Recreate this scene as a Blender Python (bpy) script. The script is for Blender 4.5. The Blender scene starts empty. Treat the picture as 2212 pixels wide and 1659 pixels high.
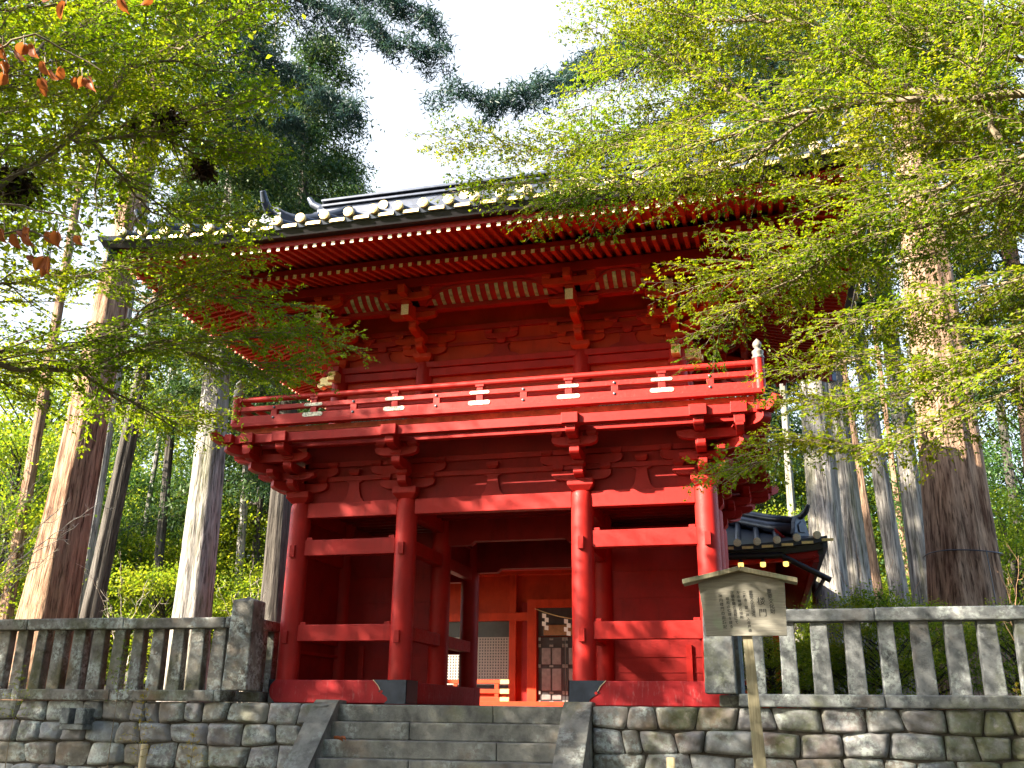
import bpy, math, random
import numpy as np
from mathutils import Vector, Matrix
PI = math.pi
sc = bpy.context.scene
col = sc.collection
random.seed(7)
R = np.random.default_rng(11)

# ------------------------------------------------------------------ camera
CAMP = np.array([4.1545, -14.7812, -0.1114]); FOC = 2032.6
YAW, PIT, ROL = -0.2550, 0.3359, 0.0122
PW, PH = 2212.0, 1659.0
_fw = np.array([math.sin(YAW)*math.cos(PIT), math.cos(YAW)*math.cos(PIT), math.sin(PIT)])
_r0 = np.array([math.cos(YAW), -math.sin(YAW), 0.0]); _u0 = np.cross(_r0, _fw)
_rt = _r0*math.cos(ROL) + _u0*math.sin(ROL); _up = -_r0*math.sin(ROL) + _u0*math.cos(ROL)
cam = bpy.data.cameras.new("camera"); cob = bpy.data.objects.new("camera", cam); col.objects.link(cob)
cob.matrix_world = Matrix(((_rt[0], _up[0], -_fw[0], CAMP[0]), (_rt[1], _up[1], -_fw[1], CAMP[1]),
                           (_rt[2], _up[2], -_fw[2], CAMP[2]), (0, 0, 0, 1)))
cam.sensor_width = 36; cam.lens = FOC/PW*36; cam.clip_end = 2000; cam.clip_start = 0.05
sc.camera = cob

# ------------------------------------------------------------------ sky, sun, exposure
SUN_TO = Vector((-1.23, -1.0, 0.95)).normalized()
SUN_STRENGTH, SKY_STRENGTH, EXPOSURE = 5.0, 0.115, 2.65
world = bpy.data.worlds.new("World"); sc.world = world; world.use_nodes = True
wn = world.node_tree.nodes; wl = world.node_tree.links
sky = wn.new('ShaderNodeTexSky'); sky.sky_type = 'NISHITA'; sky.sun_disc = False
sky.sun_elevation = math.asin(SUN_TO.z); sky.sun_rotation = math.atan2(SUN_TO.x, SUN_TO.y)
sky.air_density = 1.0; sky.dust_density = 1.5; sky.ozone_density = 1.0
bg = wn['Background']; bg.inputs['Strength'].default_value = SKY_STRENGTH
# white cloud bank added to whiten the bluish sky beyond the gate
tcw = wn.new('ShaderNodeTexCoord'); dpw = wn.new('ShaderNodeVectorMath'); dpw.operation = 'DOT_PRODUCT'
wl.new(tcw.outputs['Generated'], dpw.inputs[0]); dpw.inputs[1].default_value = Vector((-.26, .80, .54)).normalized()
nzw = wn.new('ShaderNodeTexNoise'); nzw.inputs['Scale'].default_value = 3.2; nzw.inputs['Detail'].default_value = 7; nzw.inputs['Roughness'].default_value = .6
wl.new(tcw.outputs['Generated'], nzw.inputs['Vector'])
adw = wn.new('ShaderNodeMath'); adw.operation = 'MULTIPLY_ADD'; wl.new(nzw.outputs['Fac'], adw.inputs[0]); adw.inputs[1].default_value = .5; wl.new(dpw.outputs['Value'], adw.inputs[2])
mrw = wn.new('ShaderNodeMapRange'); mrw.interpolation_type = 'SMOOTHSTEP'; wl.new(adw.outputs[0], mrw.inputs[0]); mrw.inputs[1].default_value = .80; mrw.inputs[2].default_value = 1.12; mrw.inputs[4].default_value = .74
mxw = wn.new('ShaderNodeMix'); mxw.data_type = 'RGBA'; wl.new(mrw.outputs[0], mxw.inputs[0]); wl.new(sky.outputs[0], mxw.inputs[6]); mxw.inputs[7].default_value = (2.0, 2.05, 2.1, 1)
wl.new(mxw.outputs[2], bg.inputs[0])
sun = bpy.data.lights.new("sun", 'SUN'); sun.energy = SUN_STRENGTH; sun.angle = math.radians(0.5); sun.color = (1.0, 0.88, 0.71)
sob = bpy.data.objects.new("sun", sun); col.objects.link(sob)
sob.rotation_euler = (-SUN_TO).to_track_quat('-Z', 'Y').to_euler(); sob.location = (-30, -30, 40)
sc.view_settings.view_transform = 'Standard'; sc.view_settings.look = 'None'
sc.view_settings.exposure = EXPOSURE; sc.view_settings.gamma = 1; sc.view_settings.use_curve_mapping = False
sc.cycles.max_bounces = 7; sc.cycles.diffuse_bounces = 6; sc.cycles.glossy_bounces = 2
sc.cycles.transmission_bounces = 3; sc.cycles.transparent_max_bounces = 4
sc.cycles.caustics_reflective = False; sc.cycles.caustics_refractive = False

def at(u, v, t):
    """point at depth t along the line of sight of a spot seen at (u, v)"""
    return CAMP + t*(_fw + _rt*((u-PW/2)/FOC) + _up*((PH/2-v)/FOC))
def gx(u, t, z=0.0, v=1520):
    p = at(u, v, t); return (float(p[0]), float(p[1]), z)

# ------------------------------------------------------------------ materials
def newmat(name):
    m = bpy.data.materials.new(name); m.use_nodes = True
    nt = m.node_tree; return m, nt, nt.nodes['Principled BSDF'], nt.links
def mapped(nt, scale=(1, 1, 1), coord='Object'):
    tc = nt.nodes.new('ShaderNodeTexCoord'); mp = nt.nodes.new('ShaderNodeMapping')
    mp.inputs['Scale'].default_value = scale; nt.links.new(tc.outputs[coord], mp.inputs[0]); return mp.outputs[0]
def noise(nt, vec, scale, detail=4, rough=.55):
    n = nt.nodes.new('ShaderNodeTexNoise'); n.inputs['Scale'].default_value = scale
    n.inputs['Detail'].default_value = detail; n.inputs['Roughness'].default_value = rough
    nt.links.new(vec, n.inputs['Vector']); return n.outputs['Fac']
def ramp(nt, fac, stops):
    r = nt.nodes.new('ShaderNodeValToRGB'); e = r.color_ramp.elements
    while len(e) < len(stops): e.new(0.5)
    for k, (p, c) in enumerate(stops):
        e[k].position = p; e[k].color = (*c, 1) if len(c) == 3 else c
    nt.links.new(fac, r.inputs[0]); return r.outputs[0]
def mixc(nt, fac, a, b):
    m = nt.nodes.new('ShaderNodeMix'); m.data_type = 'RGBA'
    for sock, val in ((m.inputs[0], fac), (m.inputs[6], a), (m.inputs[7], b)):
        if hasattr(val, 'links'): nt.links.new(val, sock)
        else: sock.default_value = val if isinstance(val, float) else (*val, 1)
    return m.outputs[2]
def bump(nt, h, strength, dist=0.02):
    b = nt.nodes.new('ShaderNodeBump'); b.inputs['Strength'].default_value = strength; b.inputs['Distance'].default_value = dist
    nt.links.new(h, b.inputs['Height']); return b.outputs[0]

def paint(name, base, worn=(.5, .25, .22), wear=.0, rough=.5, var=.25):
    m, nt, b, L = newmat(name)
    v = mapped(nt)
    n1 = noise(nt, v, 2.2, 5); n2 = noise(nt, v, 35, 4); n3 = noise(nt, mapped(nt, (6, 6, 1.2)), 4, 6, .7)
    c = ramp(nt, n1, [(.3, tuple(x*(1-var) for x in base)), (.7, tuple(min(1, x*(1+var*.5)) for x in base))])
    w = ramp(nt, n3, [(.66-wear, (0, 0, 0)), (.74-wear*.5, (1, 1, 1))])
    k = nt.nodes.new('ShaderNodeMath'); k.operation = 'MULTIPLY'; L.new(w, k.inputs[0]); k.inputs[1].default_value = .07+wear*1.6
    c = mixc(nt, k.outputs[0], c, worn)
    c = mixc(nt, ramp(nt, noise(nt, mapped(nt, (3, 3, .8)), 2.5, 7, .65), [(.28, (.5,)*3), (.48, (0, 0, 0))]), c, tuple(x*.45 for x in base))
    L.new(c, b.inputs['Base Color'])
    L.new(ramp(nt, n2, [(.3, (rough-.08,)*3), (.7, (rough+.14,)*3)]), b.inputs['Roughness'])
    b.inputs['Specular IOR Level'].default_value = .24
    L.new(bump(nt, noise(nt, mapped(nt, (40, 40, 6)), 3, 4), .10, .01), b.inputs['Normal'])
    return m
def plain(name, c, rough=.5, metal=0., var=.2, scale=14, bmp=.1):
    m, nt, b, L = newmat(name); v = mapped(nt); n = noise(nt, v, scale, 5)
    L.new(ramp(nt, n, [(.3, tuple(x*(1-var) for x in c)), (.7, tuple(min(1, x*(1+var)) for x in c))]), b.inputs['Base Color'])
    b.inputs['Roughness'].default_value = rough; b.inputs['Metallic'].default_value = metal
    if bmp: L.new(bump(nt, n, bmp, .01), b.inputs['Normal'])
    return m
def stone(name, dark, light, lichen=.5, moss=.3, tint=False, rust=.3, stain=.85):
    m, nt, b, L = newmat(name); v = mapped(nt, coord='Object'); 
    geo = nt.nodes.new('ShaderNodeNewGeometry'); v = geo.outputs['Position']
    n1 = noise(nt, v, 3.5, 8, .62); n2 = noise(nt, v, 16, 8, .7); n3 = noise(nt, v, 1.6, 5); n4 = noise(nt, v, 60, 5, .7)
    c = ramp(nt, n1, [(.32, dark), (.66, light)])
    if tint:
        c = mixc(nt, .75, c, ramp(nt, geo.outputs['Random Per Island'], [(0, (.16, .165, .17)), (.25, (.30, .265, .27)), (.45, (.22, .24, .255)), (.6, (.31, .255, .205)), (.8, (.23, .21, .165)), (1, (.33, .34, .35))]))
        c = mixc(nt, ramp(nt, n1, [(.35, (.55,)*3), (.6, (0, 0, 0))]), c, dark)
    c = mixc(nt, ramp(nt, n3, [(.55, (0, 0, 0)), (.75, (rust,)*3)]), c, (.20, .105, .045))
    c = mixc(nt, ramp(nt, noise(nt, v, 5.5, 8, .7), [(.30, (stain,)*3), (.46, (0, 0, 0))]), c, tuple(x*.45 for x in dark))
    lm = nt.nodes.new('ShaderNodeMath'); lm.operation = 'MULTIPLY'
    L.new(ramp(nt, n2, [(.44, (0, 0, 0)), (.54, (1, 1, 1))]), lm.inputs[0])
    L.new(ramp(nt, noise(nt, v, 2.3, 7, .65), [(.60-.16*lichen, (0, 0, 0)), (.70-.12*lichen, (lichen,)*3)]), lm.inputs[1])
    c = mixc(nt, lm.outputs[0], c, (.40, .45, .43))
    mm = nt.nodes.new('ShaderNodeMath'); mm.operation = 'MULTIPLY'
    L.new(ramp(nt, noise(nt, v, .9, 6, .6), [(.52, (0, 0, 0)), (.62, (moss,)*3)]), mm.inputs[0])
    L.new(ramp(nt, n2, [(.3, (0, 0, 0)), (.5, (1, 1, 1))]), mm.inputs[1])
    c = mixc(nt, mm.outputs[0], c, (.075, .085, .018))
    L.new(c, b.inputs['Base Color']); b.inputs['Roughness'].default_value = .9; b.inputs['Specular IOR Level'].default_value = .25
    a = nt.nodes.new('ShaderNodeMath'); a.operation = 'ADD'; L.new(n2, a.inputs[0]); L.new(n4, a.inputs[1])
    L.new(bump(nt, a.outputs[0], .55, .02), b.inputs['Normal'])
    return m
def leafmat(name, cols, trans=.4, rough=.45):
    m, nt, b, L = newmat(name)
    geo = nt.nodes.new('ShaderNodeNewGeometry')
    n = noise(nt, geo.outputs['Position'], .9, 3)
    a = nt.nodes.new('ShaderNodeMath'); a.operation = 'MULTIPLY_ADD'
    L.new(geo.outputs['Random Per Island'], a.inputs[0]); a.inputs[1].default_value = .55
    s = nt.nodes.new('ShaderNodeMath'); s.operation = 'MULTIPLY_ADD'; L.new(n, s.inputs[0]); s.inputs[1].default_value = 1.3; s.inputs[2].default_value = -.42
    L.new(s.outputs[0], a.inputs[2])
    c = ramp(nt, a.outputs[0], [(i/(len(cols)-1), x) for i, x in enumerate(cols)])
    L.new(c, b.inputs['Base Color']); b.inputs['Roughness'].default_value = rough; b.inputs['Specular IOR Level'].default_value = .18
    t = nt.nodes.new('ShaderNodeBsdfTranslucent')
    br = nt.nodes.new('ShaderNodeMix'); br.data_type = 'RGBA'; br.blend_type = 'MULTIPLY'; br.inputs[0].default_value = 1
    L.new(c, br.inputs[6]); br.inputs[7].default_value = (1.9, 1.8, .9, 1); L.new(br.outputs[2], t.inputs[0])
    mx = nt.nodes.new('ShaderNodeMixShader'); mx.inputs[0].default_value = trans
    L.new(b.outputs[0], mx.inputs[1]); L.new(t.outputs[0], mx.inputs[2])
    L.new(mx.outputs[0], nt.nodes['Material Output'].inputs[0]); return m
def barkmat(name, dark, light, stretch=(4.2, 4.2, .30), moss=0.):
    m, nt, b, L = newmat(name); v = mapped(nt, stretch)
    n = noise(nt, v, 2.4, 8, .65); n2 = noise(nt, mapped(nt, (1, 1, .4)), 1.1, 4); n3 = noise(nt, mapped(nt, (11, 11, .7)), 2.0, 6, .65)
    c = ramp(nt, n, [(.36, dark), (.62, light)])
    c = mixc(nt, ramp(nt, n2, [(.45, (0, 0, 0)), (.65, (.45,)*3)]), c, tuple(x*.85+.05 for x in light))
    c = mixc(nt, ramp(nt, n3, [(.36, (.9,)*3), (.50, (0, 0, 0))]), c, tuple(x*.40 for x in dark))
    if moss: c = mixc(nt, ramp(nt, noise(nt, v, .8, 5), [(.5, (0, 0, 0)), (.62, (moss,)*3)]), c, (.12, .13, .03))
    L.new(c, b.inputs['Base Color']); b.inputs['Roughness'].default_value = .92; b.inputs['Specular IOR Level'].default_value = .15
    a = nt.nodes.new('ShaderNodeMath'); a.operation = 'ADD'; L.new(n, a.inputs[0]); L.new(n3, a.inputs[1])
    L.new(bump(nt, a.outputs[0], .9, .05), b.inputs['Normal']); return m

RED = paint('red_lacquer', (.37, .014, .011))
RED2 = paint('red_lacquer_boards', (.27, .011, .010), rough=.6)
ORNG = paint('vermilion_lacquer', (.46, .040, .010))
REDE = paint('eave_glow_red_lacquer', (.50, .036, .009))  # lighter, oranger base: the bounced glow under the eaves is put into the colour
REDW = paint('weathered_red_lacquer', (.34, .014, .018), worn=(.42, .33, .32), wear=.10, rough=.6)
REDR = paint('pale_patched_red_lacquer', (.38, .020, .016), worn=(.55, .28, .24), wear=.06, rough=.42)  # rail red with lighter patches mixed in by noise
BLK = plain('black_lacquer', (.012, .011, .014), .35, bmp=.02)
COPPER = plain('dark_copper_roofing', (.042, .052, .076), .36, .35, .35, 5, .05)
NAVY = plain('blackened_metal', (.020, .028, .045), .35, .5, .3, 8, .03)
GOLD = plain('gilt_metal', (.80, .62, .28), .35, .55, .15, 30, .05)
PALEGOLD = plain('pale_gilt_end', (.72, .60, .38), .5, .1, .25, 60, .05)
PLATE = plain('silvery_engraved_metal', (.42, .41, .33), .4, .3, .8, 42, .4)
IRON = plain('dark_iron', (.07, .075, .09), .4, .7)
GREENW = plain('green_painted_slat', (.05, .17, .13), .6, 0, .3, 18)
OLIVEG = plain('green_and_gold_slat', (.30, .36, .22), .5, .1, .6, 12)
BRONZE = plain('weathered_bronze', (.24, .225, .20), .5, .3)
ST_F = stone('lichened_fence_stone', (.055, .052, .045), (.24, .23, .205), .85, .5, rust=.7)
ST_R = stone('grey_fence_stone', (.075, .082, .085), (.23, .245, .25), .7, .5, rust=.3)
ST_W = stone('wall_stone', (.10, .105, .105), (.33, .34, .35), .85, .7, True, .45, .35)
ST_S = stone('step_stone', (.085, .087, .082), (.22, .22, .20), .45, .4, rust=.5, stain=.5)
MORT = plain('dark_joint_earth', (.055, .048, .038), .95, 0, .4, 20, .3)
WOODG = None

def woodmat(name, a, b_, stretch=(1.5, 18, 18)):
    m, nt, b, L = newmat(name)
    n = noise(nt, mapped(nt, stretch), 2.5, 7, .65); n2 = noise(nt, mapped(nt), 4, 5)
    c = ramp(nt, n, [(.3, a), (.7, b_)])
    c = mixc(nt, ramp(nt, n2, [(.58, (0, 0, 0)), (.72, (.5,)*3)]), c, (.20, .26, .17))
    L.new(c, b.inputs['Base Color']); b.inputs['Roughness'].default_value = .8
    L.new(bump(nt, n, .35, .01), b.inputs['Normal']); return m
WOODG = woodmat('weathered_grey_wood', (.155, .148, .122), (.25, .24, .20))
WOODP = woodmat('weathered_olive_wood', (.14, .125, .075), (.28, .25, .16), (18, 18, 1.5))
WOODL = woodmat('pale_wood', (.45, .36, .2), (.6, .5, .32), (18, 18, 1.5))
INK = plain('black_ink', (.03, .03, .028), .8, 0, .1, 30, 0)

# ------------------------------------------------------------------ mesh helpers
class MB:
    def __init__(s): s.v = []; s.f = []; s.M = None; s.fm = []; s.mi = 0
    def add(s, vs, fs):
        n = len(s.v)
        for p in vs:
            p = Vector(p); s.v.append(tuple(s.M @ p) if s.M is not None else tuple(p))
        for f in fs: s.f.append(tuple(n+i for i in f)); s.fm.append(s.mi)
        return s
    def box(s, x0, x1, y0, y1, z0, z1, tx=0., ty=0.):
        """tx, ty: how far the bottom is drawn in on each side"""
        vs = [(x0+tx, y0+ty, z0), (x1-tx, y0+ty, z0), (x1-tx, y1-ty, z0), (x0+tx, y1-ty, z0), (x0, y0, z1), (x1, y0, z1), (x1, y1, z1), (x0, y1, z1)]
        return s.add(vs, [(3, 2, 1, 0), (4, 5, 6, 7), (0, 1, 5, 4), (1, 2, 6, 5), (2, 3, 7, 6), (3, 0, 4, 7)])
    def cbox(s, c, sx, sy, sz, **k): return s.box(c[0]-sx/2, c[0]+sx/2, c[1]-sy/2, c[1]+sy/2, c[2]-sz/2, c[2]+sz/2, **k)
    def prism(s, poly, a, b, axis='y'):
        """2-d polygon (counter-clockwise) swept from a to b along an axis: x -> poly is (y,z); y -> (x,z); z -> (x,y)"""
        n = len(poly)
        def P(p, t): return (t, p[0], p[1]) if axis == 'x' else ((p[0], t, p[1]) if axis == 'y' else (p[0], p[1], t))
        vs = [P(p, a) for p in poly] + [P(p, b) for p in poly]
        fs = [tuple(range(n)), tuple(range(2*n-1, n-1, -1))] + [((i+1) % n, i, n+i, n+(i+1) % n) for i in range(n)]
        if axis != 'y': fs = [f[::-1] for f in fs]
        return s.add(vs, fs)
    def tube(s, pts, rads, n=8, cap=True, smooth=True):
        pts = [Vector(p) for p in pts]
        if not hasattr(rads, '__len__'): rads = [rads]*len(pts)
        vs = []; up = Vector((0, 0, 1)); N = None
        for i, p in enumerate(pts):
            t = (pts[min(i+1, len(pts)-1)]-pts[max(i-1, 0)]).normalized()
            if N is None: N = t.cross(up if abs(t.z) < .95 else Vector((1, 0, 0))).normalized()
            N = (N - t*N.dot(t)).normalized(); B = t.cross(N)
            for k in range(n):
                a = 2*PI*k/n; vs.append(p + (N*math.cos(a)+B*math.sin(a))*rads[i])
        fs = [(i*n+k, i*n+(k+1) % n, (i+1)*n+(k+1) % n, (i+1)*n+k) for i in range(len(pts)-1) for k in range(n)]
        if cap: fs += [tuple(range(n))[::-1], tuple(range((len(pts)-1)*n, len(pts)*n))]
        return s.add(vs, fs)
    def lathe(s, c, prof, n=20):
        """prof: (radius, z) from bottom to top"""
        vs = [(c[0]+r*math.cos(2*PI*k/n), c[1]+r*math.sin(2*PI*k/n), c[2]+z) for r, z in prof for k in range(n)]
        m = len(prof)
        fs = [(i*n+k, i*n+(k+1) % n, (i+1)*n+(k+1) % n, (i+1)*n+k) for i in range(m-1) for k in range(n)]
        fs += [tuple(range(n))[::-1], tuple(range((m-1)*n, m*n))]
        return s.add(vs, fs)
    def grid(s, fn, nu, nv, flip=False):
        vs = [fn(i/nu, j/nv) for j in range(nv+1) for i in range(nu+1)]
        fs = []
        for j in range(nv):
            for i in range(nu):
                a = j*(nu+1)+i; f = (a, a+1, a+nu+2, a+nu+1); fs.append(f[::-1] if flip else f)
        return s.add(vs, fs)
    def build(s, name, mat, parent=None, bevel=0., smooth=False, mats=None):
        me = bpy.data.meshes.new(name); me.from_pydata(s.v, [], s.f); 
        for m in (mats or [mat]): me.materials.append(m)
        if mats: me.polygons.foreach_set('material_index', s.fm)
        if smooth: me.polygons.foreach_set('use_smooth', [True]*len(me.polygons))
        me.update()
        o = bpy.data.objects.new(name, me); col.objects.link(o)
        if smooth and smooth != 'all':
            try: me.set_sharp_from_angle(angle=math.radians(40))
            except Exception: pass
        if parent is not None: put(o, parent)
        if bevel:
            b = o.modifiers.new('bevel', 'BEVEL'); b.width = bevel; b.segments = 2; b.limit_method = 'ANGLE'; b.angle_limit = math.radians(35)
        return o
def put(o, parent):
    """geometry is written in world coordinates: keep it there under the parent"""
    o.parent = parent; o.matrix_parent_inverse = Matrix.Translation(parent_loc(parent)).inverted()
def parent_loc(p):
    L = Vector(p.location)
    return L
def empty(name, loc, label, cat, group=None):
    o = bpy.data.objects.new(name, None); col.objects.link(o); o.location = loc; o.empty_display_size = .2
    return tag(o, label, cat, group)
def tag(o, label, cat, group=None):
    o['label'] = label; o['category'] = cat
    if group: o['group'] = group
    return o
def structure(o): o['kind'] = 'structure'; return o
def npmesh(name, V, F, mat, smooth=False):
    """V (n,3), F (m,4)"""
    me = bpy.data.meshes.new(name); V = np.asarray(V, np.float32); F = np.asarray(F, np.int32)
    k = F.shape[1]
    me.vertices.add(len(V)); me.vertices.foreach_set('co', V.ravel())
    me.loops.add(F.size); me.loops.foreach_set('vertex_index', F.ravel())
    me.polygons.add(len(F)); me.polygons.foreach_set('loop_start', np.arange(0, F.size, k, dtype=np.int32))
    me.polygons.foreach_set('loop_total', np.full(len(F), k, np.int32))
    if smooth: me.polygons.foreach_set('use_smooth', np.ones(len(F), bool))
    me.materials.append(mat); me.update(calc_edges=True); return me
def link(name, me, parent=None):
    o = bpy.data.objects.new(name, me); col.objects.link(o)
    if parent is not None: put(o, parent)
    return o

# ------------------------------------------------------------------ the shrine gate
CY = 1.875
CX = [-3.462, -1.5, 1.5, 3.462]; RC = .183; HT = 3.272
gate = empty('shrine_gate', (0, CY, 0), 'two storey red lacquered temple gate with balcony and black tiled hip roof', 'gate')

def side(deg):
    return Matrix.Translation((0, CY, 0)) @ Matrix.Rotation(math.radians(deg), 4, 'Z')
HY = {0: 1.875, 90: 3.462, 180: 1.875, 270: 3.462}      # distance centre -> wall, lower storey
HS = {0: 3.462, 90: 1.875, 180: 3.462, 270: 1.875}      # half length
UY = {0: 1.475, 90: 3.10, 180: 1.475, 270: 3.10}
US = {0: 3.10, 90: 1.475, 180: 3.10, 270: 1.475}

def column(x, y, z0, z1, r, pegs=()):
    m = MB(); m.lathe((x, y, 0), [(r, z0), (r*1.0, z1*.5), (r*.985, z1-.10), (r*.96, z1-.04), (r*.86, z1)], 28)
    c = m.build('column', RED, gate, smooth=True)
    for z in pegs:
        p = MB(); p.box(x-.045, x+.045, y-r-.045, y-r+.05, z-.10, z+.10); p.build('peg', RED, c, bevel=.004)
    return c
for y in (0, 1.875, 3.75):
    for x in CX:
        column(x, y, .0, HT, RC, pegs=(2.43, 1.02) if y == 0 else ())
def beam(x0, x1, y0, y1, z0, z1, name='tie_beam', mat=RED, bevel=.008):
    return MB().box(x0, x1, y0, y1, z0, z1).build(name, mat, gate, bevel=bevel)
T = .085
for y in (0, 3.75):
    for a, b in ((0, 1), (1, 2), (2, 3)):
        beam(CX[a]+.16, CX[b]-.16, y-T, y+T, 3.012, 3.272)
        if (a, b) != (1, 2):
            beam(CX[a]+.16, CX[b]-.16, y-T, y+T, 2.366, 2.631)
            beam(CX[a]+.16, CX[b]-.16, y-T, y+T, .961, 1.224)
            if y == 0:                                              # small wedges over the beam ends
                for xe in (CX[b]-RC-.05, CX[a]+RC+.05):
                    for z in (2.631, 1.224): beam(xe-.05, xe+.05, y-.07, y+.07, z+.001, z+.045, 'wedge', bevel=.003)
for x in CX:
    for a, b in ((0, 1.875), (1.875, 3.75)):
        beam(x-T, x+T, a+.16, b-.16, 3.012, 3.272)
        beam(x-T, x+T, a+.16, b-.16, 2.40, 2.62)
        beam(x-T, x+T, a+.16, b-.16, .99, 1.20)
# notched lintels inside the passage
def lintel(y, zb, zt):
    m = MB(); x = 1.5-.16
    m.prism([(-x, zb-.07), (-x+.42, zb-.07), (-x+.50, zb), (x-.50, zb), (x-.42, zb-.07), (x, zb-.07), (x, zt), (-x, zt)], y-.09, y+.09)
    m.build('lintel', RED2, gate, bevel=.006)
lintel(1.875, 2.86, 3.30); lintel(3.75, 2.62, 3.30)
for sx in (-1, 1):
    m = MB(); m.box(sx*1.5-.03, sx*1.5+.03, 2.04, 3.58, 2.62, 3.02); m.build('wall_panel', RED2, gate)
# base beams round each side bay, with blackened fittings at the passage corners
for sg in (-1, 1):
    xa, xb = sorted((sg*1.30, sg*3.66))
    m = MB(); m.box(xa, xb, -.20, .20, 0, .349)
    xi = sg*1.5; m.box(min(xi-.2, xi+.2), max(xi-.2, xi+.2), .201, 3.55, 0, .33)
    xo = sg*3.462; m.box(xo-.2, xo+.2, .201, 3.55, 0, .33); m.box(xa, xb, 3.551, 3.95, 0, .349)
    bb = m.build('base_beam', REDW, gate, bevel=.012)
    f = MB()
    e = sg*1.30; d = sg                                             # inner end of the front face
    pr = [(e-d*.012, -.004), (e+d*.36, -.004), (e+d*.30, .05), (e+d*.31, .09), (e+d*.42, .16), (e+d*.47, .18), (e+d*.42, .20), (e+d*.46, .25), (e+d*.50, .30), (e+d*.55, .354), (e-d*.012, .354)]
    if d < 0: pr = pr[::-1]
    f.prism(pr, -.212, -.198, 'y')
    f.box(min(e-d*.012, e+.0*d), max(e-d*.012, e), -.212, .30, -.004, .354)
    f.build('metal_fitting', NAVY, bb); f = MB()
    e2 = sg*3.66
    pr = [(e2+d*.012, -.004), (e2+d*.012, .354), (e2-d*.10, .354), (e2-d*.02, .27), (e2-d*.0, .18), (e2-d*.03, .08), (e2-d*.12, -.004)]
    if d < 0: pr = pr[::-1]
    f.prism(pr, -.212, -.198, 'y'); f.box(min(e2, e2+d*.012), max(e2, e2+d*.012), -.212, .25, -.004, .354)
    fit = f.build('metal_fitting', NAVY, bb)
    k = MB(); cx = e+d*.405; k.lathe((0, 0, 0), [(.022, -.003), (.022, .004)], 10); k.M = None
    k.v = [(cx+vx, -.213-vz, .175+vy) for vx, vy, vz in k.v]; k.build('rosette', RED, bb)
    t = MB(); L = [(e+d*.555, .352), (e+d*.47, .27), (e+d*.43, .20), (e+d*.475, .18), (e+d*.42, .155), (e+d*.32, .09)]
    t.tube([(x, -.212, z) for x, z in L[:3]], .006, 5); t.build('edge_trim', PALEGOLD, bb)
# panelled walls of the side bays
for sg in (-1, 1):
    xa, xb = sorted((sg*1.5, sg*3.462)); m = MB()
    m.box(xa+.15, xb-.15, 1.85, 1.90, .0, 3.03)                      # wall at the middle columns
    for z in (.55, .80, 1.30, 1.78, 2.25): m.box(xa+.15, xb-.15, 1.836, 1.852, z, z+.012)
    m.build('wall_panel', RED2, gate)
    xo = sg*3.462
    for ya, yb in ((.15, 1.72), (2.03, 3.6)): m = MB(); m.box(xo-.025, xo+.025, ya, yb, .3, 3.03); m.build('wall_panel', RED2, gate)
    xo = sg*3.43
    m = MB(); m.box(xo-sg*.05-.02, xo-sg*.05+.02, .2, 1.7, .78, .83); m.build('batten', RED, gate)
    m = MB(); m.box(sg*2.95-.05, sg*2.95+.05, 1.80, 1.849, .3, 1.0); m.build('batten', RED, gate)
m = MB(); m.box(-3.3, 3.3, .12, 3.63, 3.28, 3.31)
for k in range(13): m.box(-3.3, 3.3, .2+k*.27, .26+k*.27, 3.22, 3.281)
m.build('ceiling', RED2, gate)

# ---- bracket pieces
def armpoly(L, z0, z1, cut=.55):
    """bracket arm seen from the side: straight top, rounded-up lower ends"""
    h = z1-z0; c = min(L*.42, h*1.5); p = [(-L/2, z1), (-L/2, z0+h*cut)]
    p += [(-L/2+c*(1-math.cos(a)), z0+h*cut*(1-math.sin(a))) for a in (PI*.17, PI*.33, PI*.5)]
    q = [(-x, z) for x, z in p[::-1]]
    return p + q
def block(m, s, y, z0, z1, w, d=None):
    """bearing block: square top, tapered foot"""
    d = d or w; zm = z0+(z1-z0)*.45
    m.box(s-w/2, s+w/2, y-d/2, y+d/2, zm, z1)
    m.box(s-w/2, s+w/2, y-d/2, y+d/2, z0, zm-.0005, tx=w*.17, ty=d*.17)
def outarm(m, s, yw, out, z0, z1, w, back=.1):
    """arm reaching out from the wall at local y = -yw to -(yw+out), underside curved up at its nose"""
    h = z1-z0; yo = -(yw+out); yi = -(yw-back); c = min(out*.8, h*1.6)
    poly = [(yi, z0), (yi, z1), (yo, z1), (yo, z0+h*.45), (yo+c*.08, z0+h*.28), (yo+c*.3, z0+h*.10), (yo+c*.6, z0+h*.01), (yo+c*.8, z0)]
    m.prism(poly[::-1], s-w/2, s+w/2, 'x')

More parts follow.
